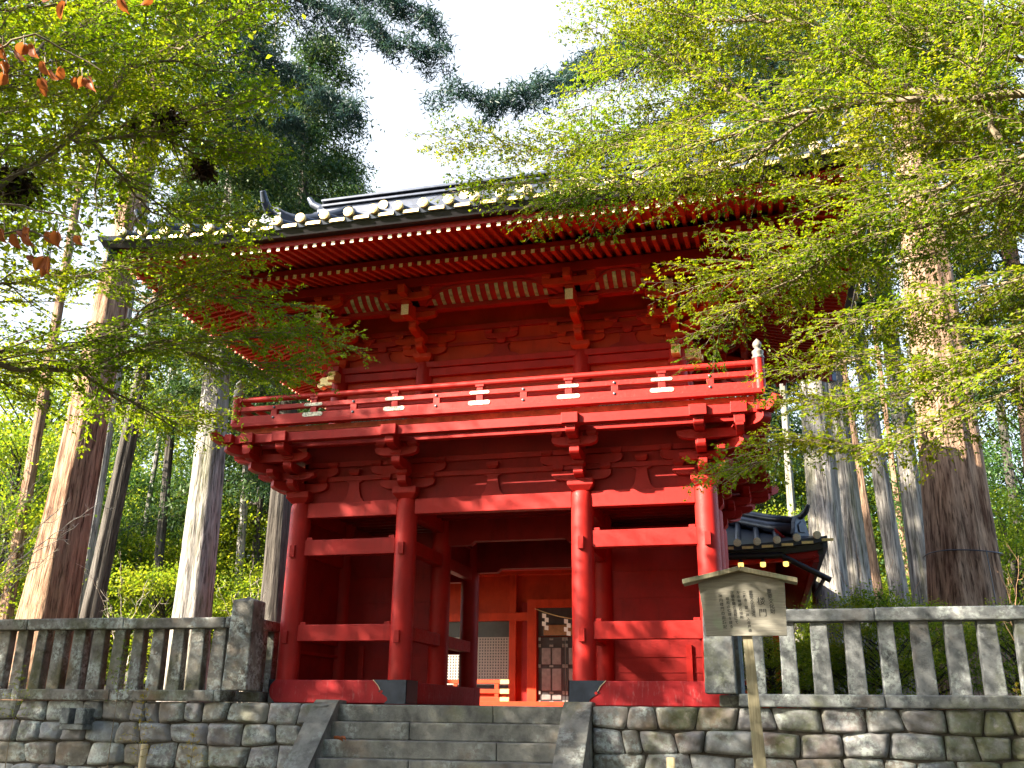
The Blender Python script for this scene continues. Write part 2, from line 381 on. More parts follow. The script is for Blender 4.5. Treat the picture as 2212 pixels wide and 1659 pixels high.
# ---- lower brackets (carry the balcony)
def lower_bracket(deg, s, corner=0):
    m = MB(); m.M = side(deg); D = HY[deg]
    block(m, s, -D, HT, HT+.19, .42)
    t = [(3.46, 3.62, .36), (3.72, 3.88, .67), (3.98, 4.14, .99)]
    for k, (z0, z1, o) in enumerate(t):
        outarm(m, s, D, o, z0, z1, .155)
        if k < 2: block(m, s, -(D+o-.09), z1+.0005, z1+.10, .20)
    for z0, z1, L in ((3.46, 3.62, .98), (3.72, 3.88, 1.36)):
        m.prism(armpoly(L, z0, z1), -D-.075+.0, -D+.0, 'y') if False else None
        pp = [(s+x, z) for x, z in armpoly(L, z0, z1)]
        m.prism(pp, -D-.078, -D+.05, 'y')
        for xs in (-L/2+.10, L/2-.10): block(m, s+xs, -D, z1+.0005, z1+.10, .19)
    pp = [(s+x, z) for x, z in armpoly(.74, 3.885, 4.03)]
    m.prism(pp, -(D+.66), -(D+.54), 'y')
    for xs in (-.28, .28): block(m, s+xs, -(D+.60), 4.0305, 4.12, .17)
    m.box(s-.13, s+.13, -(D+1.06), -(D+.80), 4.142, 4.31)            # nose block clasping the beam
    return m.build('bracket', RED, gate, bevel=.006)
for deg in (0, 90, 180, 270):
    S = [-1.5, 1.5] if deg in (0, 180) else [0]
    for s in S: lower_bracket(deg, s)
def corner_bracket_lower(sx, sy):
    m = MB(); Rm = {(-1, -1): 0, (1, -1): 90, (1, 1): 180, (-1, 1): 270}
    # two facades meet here
    for deg, s in {(-1, -1): ((0, -3.462), (270, 1.875)), (1, -1): ((0, 3.462), (90, -1.875)), (1, 1): ((90, 1.875), (180, -3.462)), (-1, 1): ((180, 3.462), (270, -1.875))}[(sx, sy)]:
        m.M = side(deg); D = HY[deg]; e = 1 if s > 0 else -1
        if deg in (0, 180): block(m, s, -D, HT, HT+.19, .42)
        for k, (z0, z1, o) in enumerate([(3.46, 3.62, .36), (3.72, 3.88, .67), (3.98, 4.14, .99)]):
            dz = 0 if deg in (0, 180) else .003
            outarm(m, s, D, o, z0+dz, z1+dz, .155-dz)
            if k < 2: block(m, s, -(D+o-.09), z1+.004, z1+.10, .20)
        for z0, z1, L in ((3.46, 3.62, .98), (3.72, 3.88, 1.36)):
            pp = [(s+x, z) for x, z in armpoly(L, z0, z1)]
            m.prism(pp, -D-.075, -D+.05, 'y')
            block(m, s-e*(L/2-.10), -D, z1+.0005, z1+.10, .19)
        # arms along the facade that run past the corner
        for o, z0, z1, ext in ((.60, 3.885, 4.03, 1.02), (.30, 3.63, 3.76, .70)):
            x0, x1 = sorted((s-e*.36, s+e*ext))
            h = z1-z0
            p = [(x0, z1), (x0, z0+h*.5), (x0+.08, z0+.02), (x0+.2, z0), (x1-.2, z0), (x1-.08, z0+.02), (x1, z0+h*.5), (x1, z1)]
            m.prism(p, -(D+o+.06), -(D+o-.06), 'y')
        m.box(s-.13, s+.13, -(D+1.06), -(D+.80), 4.142, 4.31)
        s2 = s+e*.60; block(m, s2, -(D+.60), 4.0305, 4.135, .17); m.box(s2-.08, s2+.08, -(D+1.02), -(D+.5), 3.99, 4.138); m.box(s2-.12, s2+.12, -(D+1.06), -(D+.80), 4.142, 4.31)
    m.M = Matrix.Translation((sx*3.462, CY+sy*1.875, 0)) @ Matrix.Rotation({(-1, -1): -PI/4, (1, -1): PI/4, (1, 1): 3*PI/4, (-1, 1): -3*PI/4}[(sx, sy)], 4, 'Z')
    for z0, z1, o in ((3.462, 3.625, .56), (3.722, 3.885, .98), (3.982, 4.145, 1.42)): outarm(m, 0, 0, o, z0, z1, .17)
    p = [(-1.30, 4.15), (-1.52, 4.13), (-1.66, 4.20), (-1.70, 4.30), (-1.62, 4.36), (-1.56, 4.30), (-1.48, 4.26), (-1.30, 4.30)]
    m.prism(p[::-1], -.07, .07, 'x')
    return m.build('bracket', RED, gate, bevel=.006)
for sx in (-1, 1):
    for sy in (-1, 1): corner_bracket_lower(sx, sy)
# ---- frieze between the lower brackets
for deg in (0, 90, 180, 270):
    m = MB(); m.M = side(deg); D = HY[deg]; S = HS[deg]
    m.box(-S, S, -D, -D+.05, 3.274, 4.34)
    m.build('wall_panel', RED2, gate)
    m = MB(); m.M = side(deg)
    for z0, z1, o in ((3.645, 3.73, .045), (3.90, 3.99, .05)): m.box(-S+.1, S-.1, -D-o, -D+.02, z0, z1)
    xs = ([-2.48, 0, 2.48] if deg in (0, 180) else [-.94, .94])
    for x in xs:                                                     # flared struts with their sunk fields
        m.prism([(x-.20, 3.273), (x+.20, 3.273), (x+.13, 3.36), (x+.10, 3.48), (x+.09, 3.60), (x+.16, 3.64), (x-.16, 3.64), (x-.09, 3.60), (x-.10, 3.48), (x-.13, 3.36)], -D-.05, -D+.02)
        block(m, x, -D-.02, 3.735, 3.84, .20, .16)
    m.build('strut', RED, gate, bevel=.005)
    for o, z0, z1, ex in ((.60, 4.125, 4.20, .70), (.92, 4.15, 4.30, 1.10)):
        m = MB(); m.M = side(deg); e = .0015 if deg in (90, 270) else 0
        m.box(-S-ex, S+ex, -(D+o+.065), -(D+o-.065), z0+e, z1-e); m.build('balcony_beam', RED, gate, bevel=.007)

# ---- balcony
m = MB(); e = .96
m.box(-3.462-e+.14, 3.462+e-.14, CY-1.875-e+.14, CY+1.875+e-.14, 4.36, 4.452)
deck = m.build('balcony_deck', plain('bounce_bright_deck_boards', (.46, .10, .045), .7, 0, .3, 9), gate, bevel=.005)  # deck colour lightened so it throws more bounced sun onto the upper storey
for deg in (0, 90, 180, 270):
    m = MB(); m.M = side(deg); D = HY[deg]+1.0; S = HS[deg]+1.0
    x = .0 if deg in (0, 180) else -.10
    m.box(-S-x, S+x, -D+.03, -D+.16, 4.455, 4.526); m.build('deck_edge', RED, deck, bevel=.008)
# railing
rail = MB()
root = bpy.data.objects.new('balcony_railing', None)
RY, RX = .88, .938
o = MB()
for deg in (0, 90, 180, 270):
    o.M = side(deg); D = HY[deg]+RY; S = HS[deg]+RX; e = 0.002 if deg in (90, 270) else 0
    ext = .0
    o.box(-S-ext, S+ext, -D-.055, -D+.055, 4.528+e, 4.65-e)
railing = o.build('balcony_railing', REDR, gate, bevel=.006)
for deg in (0, 90, 180, 270):
    D = HY[deg]+RY; S = HS[deg]+RX; e = 0.002 if deg in (90, 270) else 0
    m = MB(); m.M = side(deg); m.box(-S, S, -D-.045, -D+.045, 4.745+e, 4.825-e); m.build('middle_rail', REDR, railing, bevel=.005)
    m = MB(); m.M = side(deg); m.tube([(-S, -D, 4.955), (S, -D, 4.955)], .05, 14); m.build('top_rail', REDR, railing, smooth=True)
    n = 6 if deg in (0, 180) else 4
    for k in range(n*2):
        s = -S + (k+.0)*(2*S/(2*n)) + 0
        if k == 0: continue
        m = MB(); m.M = side(deg)
        if k % 2 == 0:
            m.box(s-.055, s+.055, -D-.040, -D+.040, 4.645, 4.749); m.box(s-.05, s+.05, -D-.036, -D+.036, 4.747, 4.887); m.box(s-.07, s+.07, -D-.052, -D+.052, 4.885, 4.925)
            m.build('rail_post', REDR, railing, bevel=.004)
            for z, h, w, yo in ((4.607, .036, .15, .056), (4.785, .027, .14, .046)):
                p = MB(); p.M = side(deg); r = h
                poly = [(s-w+r*math.cos(a)-0, z+r*math.sin(a)) for a in np.linspace(PI/2, 3*PI/2, 7)] + [(s+w+r*math.cos(a), z+r*math.sin(a)) for a in np.linspace(-PI/2, PI/2, 7)]
                p.prism(poly, -D-yo-.008, -D-yo+.004, 'y'); p.build('metal_plate', PLATE, railing)
        else:
            m.box(s-.055, s+.055, -D-.040, -D+.040, 4.648, 4.748); m.build('rail_post', REDR, railing, bevel=.004)
            for z, yo in ((4.60, .056), (4.785, .046)):
                p = MB(); p.tube([(0, 0, 0), (0, -.012, 0), (0, -.018, 0)], [.024, .022, .010], 12)
                p.v = [tuple(side(deg) @ Vector((s+vx, -D-yo+vy+.002, z+vz))) for vx, vy, vz in p.v]; p.build('stud', IRON, railing, smooth=True)
FIN = [(.082, 4.53), (.082, 5.02), (.090, 5.025), (.092, 5.05), (.078, 5.06), (.080, 5.10), (.088, 5.115), (.088, 5.135), (.060, 5.16), (.040, 5.18), (.042, 5.195), (.062, 5.215), (.070, 5.245), (.062, 5.28), (.040, 5.31), (.015, 5.335), (.004, 5.36)]
for sx in (-1, 1):
    for sy in (-1, 1):
        x, y = sx*(3.462+RX), CY+sy*(1.875+RY)
        m = MB(); m.lathe((x, y, 0), FIN[:2], 18); c = m.build('corner_post', REDR, railing, smooth=True)
        m = MB(); m.lathe((x, y, .0), [(r, z) for r, z in FIN[2:]], 18); m.build('finial', BRONZE, c, smooth=True)

# ---- upper storey body
UZ = 5.87
for y in (CY-1.475, CY, CY+1.475):
    for x in (-3.10, -1.45, 1.45, 3.10):
        if y == CY and abs(x) < 2: continue
        m = MB(); m.lathe((x, y, 0), [(.155, 4.44), (.155, UZ-.10), (.148, UZ-.03), (.135, UZ)], 22); m.build('upper_column', RED, gate, smooth=True)
for deg in (0, 90, 180, 270):
    D, S = UY[deg], US[deg]
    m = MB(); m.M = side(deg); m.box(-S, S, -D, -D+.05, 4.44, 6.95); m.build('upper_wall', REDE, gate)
    m = MB(); m.M = side(deg); e = .002 if deg in (90, 270) else 0
    m.box(-S-.02, S+.02, -D-.09, -D+.06, 5.60+e, 5.745-e); m.build('tie_beam', RED, gate, bevel=.006)
    m = MB(); m.M = side(deg); m.box(-S-.28, S+.28, -D-.13, -D+.08, 5.757+e, 5.868-e); m.build('wall_plate', RED, gate, bevel=.006)
    m = MB(); m.M = side(deg); m.box(-S-.16, S+.16, -D-.17, -D+.06, 5.06+e, 5.19-e); m.build('wall_rail', RED, gate, bevel=.006)
    bays = [(-2.275, .55), (2.275, .55)] if deg in (0, 180) else [(-.74, .4), (.74, .4)]
    for x, w in bays:                                                # slatted windows
        m = MB(); m.M = side(deg)
        for a, b, c, d in ((x-w-.06, x-w, 4.5, 5.055), (x+w, x+w+.06, 4.5, 5.055), (x-w-.06, x+w+.06, 4.46, 4.52)): m.box(a, b, -D-.06, -D+.02, c, d)
        wdw = m.build('window', RED, gate, bevel=.004)
        m = MB(); m.M = side(deg); m.box(x-w, x+w, -D-.012, -D-.004, 4.5, 5.06); m.build('window_back', BLK, wdw)
        m = MB(); m.M = side(deg)
        for k in range(int(2*w/.075)): xx = x-w+.04+k*.075; m.prism([(xx-.028, 0), (xx, -.028), (xx+.028, 0), (xx, .028)], 4.5, 5.055, 'z'); 
        m.v = [v for v in m.v]
        M2 = side(deg); m2 = MB(); m2.M = M2
        for k in range(int(2*w/.075)):
            xx = x-w+.04+k*.075; m2.box(xx-.024, xx+.024, -D-.04, -D-.014, 4.505, 5.05)
        m2.build('slats', GREENW, wdw)
# doors in the centre bay
m = MB()
for x in (-.98, -.33, .33, .98): m.box(x-.31, x+.31, CY-1.475-.03, CY-1.475+.02, 4.46, 5.055)
m.build('door_panel', RED2, gate, bevel=.012)
# carved gilt beam noses on the corner columns
for sx in (-1, 1):
    m = MB(); m.M = Matrix.Translation((sx*3.10, CY-1.475, 0))
    poly = [(-.10, 5.58), (-.30, 5.57), (-.36, 5.53), (-.42, 5.55), (-.43, 5.62), (-.37, 5.66), (-.40, 5.71), (-.34, 5.75), (-.10, 5.75)]
    m.prism(poly, -.07, .07, 'x'); m.build('beam_nose', GOLD, gate, bevel=.01)
    m = MB(); m.M = Matrix.Translation((sx*3.10, CY-1.475, 0)) @ Matrix.Rotation(sx*PI/2, 4, 'Z')
    m.prism(poly, -.07, .07, 'x'); m.build('beam_nose', GOLD, gate, bevel=.01)
# ---- upper brackets
UT = [(6.03, 6.16, .37), (6.25, 6.38, .74)]
def upper_core(m, s, D, w=.13, dz=0.):
    block(m, s, -D, UZ, UZ+.16, .34)
    for k, (z0, z1, o) in enumerate(UT):
        outarm(m, s, D, o, z0+dz, z1+dz, w-dz); block(m, s, -(D+o-.08), z1+.004, z1+.09, .17)
def nose(parent, M, s, D, o=1.12, w=.14):
    m = MB(); m.M = M; m.box(s-w/2+.003, s+w/2-.003, -(D+o+.01), -(D+o), 6.385, 6.575); m.build('gilt_end', PALEGOLD, parent)
def upper_bracket(deg, s):
    m = MB(); m.M = side(deg); D = UY[deg]; upper_core(m, s, D)
    for z0, z1, L, y in ((6.03, 6.16, .84, 0), (6.25, 6.38, 1.16, 0), (6.25+.0, 6.38, .0, 0)):
        if not L: continue
        m.prism([(s+x, z) for x, z in armpoly(L, z0, z1)], -D-.07, -D+.03)
        for xs in (-L/2+.08, L/2-.08): block(m, s+xs, -D, z1+.0005, z1+.085, .16)
    for o, z0, z1, L in ((.70, 6.47, 6.58, .86), (1.10, 6.66, 6.78, .92)):
        m.prism([(s+x, z) for x, z in armpoly(L, z0, z1, .35)], -(D+o+.06), -(D+o-.06))
        for xs in (-L/2+.08, 0, L/2-.08): block(m, s+xs, -(D+o), z1+.0005, z1+.085, .15)
    poly = [(-(D+.1), 6.66), (-(D+.1), 6.86), (-(D+1.12), 6.58), (-(D+1.12), 6.38), (-(D+.8), 6.40)]
    m.prism(poly[::-1], s-.07, s+.07, 'x')                           # tail rafter
    block(m, s, -(D+1.04), 6.585, 6.66, .15)
    m.box(s-.065, s+.065, -(D+1.36), -(D+1.0), 6.70, 6.86)           # small nose under the purlin
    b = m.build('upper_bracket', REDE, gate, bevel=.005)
    nose(b, side(deg), s, D); return b
for deg in (0, 90, 180, 270):
    for s in ([-1.45, 1.45] if deg in (0, 180) else [0]): upper_bracket(deg, s)
def upper_corner(sx, sy):
    m = MB(); fr = {(-1, -1): ((0, -3.10), (270, 1.475)), (1, -1): ((0, 3.10), (90, -1.475)), (1, 1): ((90, 1.475), (180, -3.10)), (-1, 1): ((180, 3.10), (270, -1.475))}[(sx, sy)]
    for deg, s in fr:
        m.M = side(deg); D = UY[deg]; e = 1 if s > 0 else -1; dz = 0 if deg in (0, 180) else .002
        upper_core(m, s, D, dz=dz)
        for z0, z1, L in ((6.03, 6.16, .84), (6.25, 6.38, 1.16)):
            m.prism([(s+x, z) for x, z in armpoly(L, z0, z1)], -D-.07, -D+.03); block(m, s-e*(L/2-.08), -D, z1+.0005, z1+.085, .16)
        for o, z0, z1, ext in ((.35, 6.25, 6.38, .72), (.70, 6.47, 6.58, 1.06), (1.10, 6.66, 6.78, 1.44)):
            x0, x1 = sorted((s-e*.44, s+e*ext)); h = z1-z0
            p = [(x0, z1), (x0, z0+h*.5), (x0+.08, z0+.02), (x0+.2, z0), (x1-.2, z0), (x1-.08, z0+.02), (x1, z0+h*.5), (x1, z1)]
            m.prism(p, -(D+o+.055), -(D+o-.055))
            for xs in (s-e*.36, s, s+e*o): block(m, xs, -(D+o), z1+.001, z1+.085, .15)
        poly = [(-(D+.1), 6.66), (-(D+.1), 6.86), (-(D+1.12), 6.58), (-(D+1.12), 6.38), (-(D+.8), 6.40)]
        m.prism(poly[::-1], s-.07, s+.07, 'x')
    ang = {(-1, -1): -PI/4, (1, -1): PI/4, (1, 1): 3*PI/4, (-1, 1): -3*PI/4}[(sx, sy)]
    m.M = Matrix.Translation((sx*3.10, CY+sy*1.475, 0)) @ Matrix.Rotation(ang, 4, 'Z')
    for z0, z1, o in ((6.032, 6.165, .56), (6.252, 6.385, 1.08)): outarm(m, 0, 0, o, z0, z1, .15)
    m.prism([(-.1, 6.66), (-.1, 6.86), (-1.62, 6.58), (-1.62, 6.38), (-1.2, 6.40)][::-1], -.08, .08, 'x')
    m.prism([(-.1, 6.92), (-.1, 7.08), (-1.80, 6.80), (-1.80, 6.62), (-1.4, 6.64)][::-1], -.08, .08, 'x')
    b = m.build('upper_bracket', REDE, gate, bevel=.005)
    for deg, s in fr: nose(b, side(deg), s, UY[deg])
    return b
for sx in (-1, 1):
    for sy in (-1, 1): upper_corner(sx, sy)
for deg in (0, 90, 180, 270):
    D, S = UY[deg], US[deg]; e = .0015 if deg in (90, 270) else 0
    # relief struts and block rows on the wall between the brackets
    m = MB(); m.M = side(deg)
    for x in ([-2.275, 0, 2.275] if deg in (0, 180) else [-.74, .74]):
        m.prism([(x-.36, UZ+.001), (x+.36, UZ+.001), (x+.30, 5.93), (x+.16, 5.98), (x+.12, 6.10), (x+.16, 6.14), (x-.16, 6.14), (x-.12, 6.10), (x-.16, 5.98), (x-.30, 5.93)], -D-.05, -D+.02)
        for z0, z1, L in ((6.25, 6.35, .62),):
            m.prism([(x+a, z) for a, z in armpoly(L, z0, z1)], -D-.06, -D+.02)
            block(m, x, -D-.01, 6.15, 6.245, .17, .14)
            for q in (-.24, .24): block(m, x+q, -D-.01, z1+.001, z1+.085, .16, .14)
    for z0, z1, o in ((6.17, 6.235, .03), (6.45, 6.55, .06)): m.box(-S, S, -D-o, -D+.02, z0+e, z1-e)
    m.build('wall_relief', RED, gate, bevel=.004)
    for o, z0, z1, ex in ((.70, 6.585, 6.665, 1.0), (1.12, 6.87, 7.03, 1.42)):
        m = MB(); m.M = side(deg); m.box(-S-ex, S+ex, -(D+o+.075), -(D+o-.075), z0+e, z1-e); m.build('purlin', RED, gate, bevel=.006)
    # coved strip with green-gold slats between the arms
    bays = ([(-2.275, .46, 6), (0, 1.08, 13), (2.275, .46, 6)] if deg in (0, 180) else [(-.74, .38, 5), (.74, .38, 5)])
    for x, w, n in bays:
        m = MB(); m.M = side(deg)
        m.grid(lambda a, b: (x-w-.22+a*(2*w+.44), -(D+.76+.32*b+.03*math.sin(PI*b)), 6.665+.205*b-.02*math.sin(PI*b)), 8, 6)
        cv = m.build('cove_panel', RED, gate)
        m = MB(); m.M = side(deg)
        for k in range(n):
            q = (k+.5)/n*2-1; xx = x+q*w; top = min(1., (1-abs(q)**(4 if n > 8 else 2.2))*1.02+.12)
            m.grid(lambda a, b: (xx+(a-.5)*.062, -(D+.765+.32*(.04+b*top*.9)+.03*math.sin(PI*b*top)+.008), 6.66+.205*(.04+b*top*.9)-.02*math.sin(PI*b*top)-.012), 1, 6)
        m.build('slats', OLIVEG, cv)
        # shaped frame over the opening
        m = MB(); m.M = side(deg); pts = []
        for k in range(25):
            q = k/24*2-1; top = (1-abs(q)**(4 if n > 8 else 2.2))
            pts.append((x+q*(w+.10), -(D+.80+.30*top), 6.66+.20*top))
        m.tube(pts, .028, 6); m.build('cove_frame', RED, cv)

# ---- eaves
EY = 3.15                                                            # eave edge: distance from the upper wall
def lift(s, half):
    a = max(0., (abs(s)-(half-3.65))/3.65); return .22*a**2.3
def edge_half(deg): return US[deg]+EY
def zbase(o): return 7.06-.26*(o-1.12)+.04                           # centre line of the lower rafters
def zfly(o): return 7.095-.195*(o-2.0)                               # centre line of the flying rafters
RAFT = .1605
stuffm = {90: MB(), 180: MB(), 270: MB()}
PW_ = .0625
def rafter_box(m, s, D, o0, o1, zf, hw, hh, half):
    L = lambda o: lift(s, half)*max(0., min(1., (o-.8)/2.2))
    y0, y1 = -(D+o0), -(D+o1); za, zb = zf(o0)+L(o0), zf(o1)+L(o1)
    m.add([(s-hw, y0, za-hh), (s+hw, y0, za-hh), (s+hw, y0, za+hh), (s-hw, y0, za+hh), (s-hw, y1, zb-hh), (s+hw, y1, zb-hh), (s+hw, y1, zb+hh), (s-hw, y1, zb+hh)],
          [(0, 1, 2, 3), (7, 6, 5, 4), (4, 5, 1, 0), (5, 6, 2, 1), (6, 7, 3, 2), (7, 4, 0, 3)])
for deg in (0, 90, 180, 270):
    D, S = UY[deg], US[deg]; half = edge_half(deg)
    n = int((half-.12)/RAFT)
    for k in range(-n, n+1):
        s = k*RAFT + (.08 if True else 0)
        if abs(s) > half-.14: continue
        over = max(0., abs(s)-S)                                     # beyond the corner column: starts at the hip rafter
        for kind, o0, o1, zf, hw in (('rafter', max(.0, over), 2.02, zbase, .034), ('flying_rafter', max(1.62, over), 2.93, zfly, .031)):
            if o1-o0 < .08: continue
            m = MB() if deg == 0 else stuffm[deg]
            m.M = side(deg); m.mi = 0
            rafter_box(m, s, D, o0, o1, zf, hw, .038, half)
            m.mi = 1; rafter_box(m, s, D, o1+.0005, o1+.006, zf, hw-.002, .035, half); m.mi = 0
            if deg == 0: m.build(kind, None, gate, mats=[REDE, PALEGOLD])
for deg, m in stuffm.items():
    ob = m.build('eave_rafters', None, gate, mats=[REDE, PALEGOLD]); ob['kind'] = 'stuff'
for deg in (0, 90, 180, 270):
    D, S = UY[deg], US[deg]; half = edge_half(deg); N = 48
    def strip(name, prof, mat, parent=gate, inset=0.):
        """profile ring of (o, z) swept along the lifted eave"""
        m = MB(); m.M = side(deg); k = len(prof); vs = []
        for i in range(N+1):
            q = -1+2*i/N
            for o, z in prof:
                h = S+o; s = q*h; vs.append((s, -(D+o), z+lift(s, half)*max(0., min(1., (o-.8)/2.2))))
        fs = [(i*k+j, i*k+(j+1) % k, (i+1)*k+(j+1) % k, (i+1)*k+j) for i in range(N) for j in range(k)]
        m.add(vs, fs+[tuple(range(k))[::-1], tuple(range(N*k, N*k+k))]); return m.build(name, mat, parent)
    strip('eave_board', [(1.96, 7.01-.055), (1.96, 7.01+.02), (1.86, 7.035), (1.86, 6.975)], RED)       # on the lower rafter tips
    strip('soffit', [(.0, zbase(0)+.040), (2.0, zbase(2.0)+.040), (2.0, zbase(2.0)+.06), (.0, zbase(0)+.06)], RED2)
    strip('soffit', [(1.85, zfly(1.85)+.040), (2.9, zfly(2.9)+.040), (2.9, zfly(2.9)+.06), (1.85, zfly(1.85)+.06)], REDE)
    strip('eave_board', [(2.83, 6.945), (2.945, 6.94), (2.95, 7.03), (2.83, 7.03)], RED)                  # red fascia
    strip('eave_fascia', [(2.80, 7.032), (3.08, 7.036), (3.13, 7.135), (2.80, 7.145)], BLK)
    strip('eave_edge', [(2.80, 7.147), (3.15, 7.137), (3.17, 7.21), (2.80, 7.24)], COPPER)
# hip rafters
for sx in (-1, 1):
    for sy in (-1, 1):
        m = MB(); ang = {(-1, -1): -PI/4, (1, -1): PI/4, (1, 1): 3*PI/4, (-1, 1): -3*PI/4}[(sx, sy)]
        m.M = Matrix.Translation((sx*3.10, CY+sy*1.475, 0)) @ Matrix.Rotation(ang, 4, 'Z')
        m.prism([(0, 7.0), (0, 7.30), (-2.9, 7.06), (-2.9, 6.86)], -.09, .09, 'x')
        m.prism([(-2.3, 7.06), (-2.3, 7.2), (-4.22, 7.20), (-4.26, 7.06), (-4.15, 6.99)], -.085, .085, 'x')
        h = m.build('hip_rafter', RED, gate, bevel=.005)
        m2 = MB(); m2.M = m.M; m2.box(-.095, .095, -4.275, -4.14, 7.0, 7.205); m2.build('hip_cap', NAVY, h)
# ---- roof
ZE = 7.215
def prof(d): return ZE + .36*d + .045*d*d
XE, YE = 3.10+EY, 1.475+EY                                           # half extents of the eave line
XO = 4.30                                                            # half length of the upper gable roof
def rz(x, y):
    """roof height at a point, x and y from the centre"""
    dx, dy = XE-abs(x), YE-abs(y)
    d = dy if abs(x) <= XO else min(dx, dy)
    l = max(lift(x, XE)*max(0., 1-dy/2.2), lift(y, YE)*max(0., 1-dx/2.2))
    return prof(max(0, d))+l
m = MB()
for sy in (-1, 1):
    m.grid(lambda a, b: (-XO+a*2*XO, CY+sy*(YE*(1-b)), rz(-XO+a*2*XO, YE*(1-b))), 40, 20, flip=sy > 0)
    for sx in (-1, 1):                                               # front/back wing up to the hip line
        def f(a, b):
            dy = b*(XE-XO); x = XO+a*(XE-dy-XO); return (sx*x, CY+sy*(YE-dy), rz(x, YE-dy) if x > XO else prof(dy)+lift(XO, XE)*max(0, 1-dy/2.2))
        m.grid(f, 12, 8, flip=(sx*sy > 0))
for sx in (-1, 1):
    def f(a, b):
        dx = b*(XE-XO+.35); y = (-1+2*a)*(YE-min(dx, XE-XO)); x = XE-dx
        return (sx*x, CY+y, prof(dx)+lift(y, YE)*max(0, 1-dx/2.2))
    m.grid(f, 40, 10, flip=sx < 0)
    # gable end
    g = [(sx*(XO-.25), CY-1.475-EY+2.3+k*0, 0) for k in range(0)]
    poly = [(-(YE-2.25), prof(2.25)-.05)] + [(-(YE-d), prof(d)-.03) for d in np.linspace(2.25, YE, 9)] + [((YE-d), prof(d)-.03) for d in np.linspace(YE, 2.25, 9)]
    m.prism([(CY+y, z) for y, z in poly], sx*(XO-.30)-.02, sx*(XO-.30)+.02, 'x')
roof = m.build('roof', COPPER, gate, smooth='all')
roof.modifiers.new('thick', 'SOLIDIFY').thickness = .05
# rolled ribs along the slopes and their gilt ends
PIT_T = .412
ribs = MB()
def tomoe(m, M):
    """three commas whirling round a disc"""
    m.M = M
    for k in range(3):
        a0 = k*2*PI/3; outer = []; inner = []
        for q in np.linspace(0, 1, 8):
            a = a0+q*2.5; r0 = .046+.006*q; w = .020*(1-q)**.7
            outer.append((r0*math.cos(a), r0*math.sin(a))); inner.append(((r0-w*1.4)*math.cos(a), (r0-w*1.4)*math.sin(a)))
        head = [(.034*math.cos(a0)+.018*math.cos(t), .034*math.sin(a0)+.018*math.sin(t)) for t in np.linspace(0, 2*PI, 10)[:-1]]
        m.prism(head, -.0885, -.080, 'y')
        pl = outer + inner[::-1][1:]
        m.prism(pl[::-1], -.088, -.080, 'y')
for deg in (0, 90, 180, 270):
    half = edge_half(deg); D = UY[deg]+EY; n = int((half-.1)/PIT_T)
    for k in range(-n, n+1):
        s = k*PIT_T
        if abs(s) > half-.1: continue
        end = (YE-.12) if (deg in (0, 180) and abs(s) < XO) else max(.25, min(half-abs(s), (XE-XO) if deg in (90, 270) and abs(s) < half-(XE-XO) else 9))
        if deg in (90, 270): end = min(end, XE-XO+.2)
        pts = []
        M = side(deg)
        for q in np.linspace(.0, 1, 9):
            d = q*end+.012*(1-q); l = lift(s, half)*max(0., 1-max(0, d)/2.2)
            pts.append(M @ Vector((s, -(D-d), prof(max(0, d))+l+.055)))
        ribs.tube(pts, .066, 10)
        if deg != 180:
            z = prof(0)+lift(s, half)+.055
            cm = M @ Matrix.Translation((s, -D, z))
            c = MB(); c.M = cm
            prf = [(.080, .0), (.080, -.055), (.064, -.060), (.062, -.050), (.001, -.049)]
            vs = [(r*math.cos(2*PI*i/20), y-.02, r*math.sin(2*PI*i/20)) for r, y in prf for i in range(20)]
            fs = [(j*20+i, j*20+(i+1) % 20, (j+1)*20+(i+1) % 20, (j+1)*20+i) for j in range(4) for i in range(20)]
            c.add(vs, fs); cap = c.build('tile_cap', GOLD, roof)
            tm = MB(); tomoe(tm, cm @ Matrix.Translation((0, .0115, 0)) @ Matrix.Diagonal((.95, 1, .95, 1))); tm.build('crest', BRONZE, cap)
            if abs(s+PIT_T/2) < half-.15:
                p = MB(); s2 = s+PIT_T/2; p.M = M @ Matrix.Translation((s2, -D-.022, 7.173+lift(s2, half))); dz = (lift(s2+.1, half)-lift(s2-.1, half))/.2
                p.add([(-.125, -.012, -.026-.125*dz), (.125, -.012, -.026+.125*dz), (.125, -.012, .026+.125*dz), (-.125, -.012, .026-.125*dz), (-.125, .02, -.026-.125*dz), (.125, .02, -.026+.125*dz), (.125, .02, .026+.125*dz), (-.125, .02, .026-.125*dz)],
                      [(0, 1, 2, 3), (5, 4, 7, 6), (4, 0, 3, 7), (1, 5, 6, 2), (3, 2, 6, 7), (4, 5, 1, 0)])
                p.build('gilt_plate', GOLD, roof)
ribs.build('roll_ribs', COPPER, roof, smooth='all')
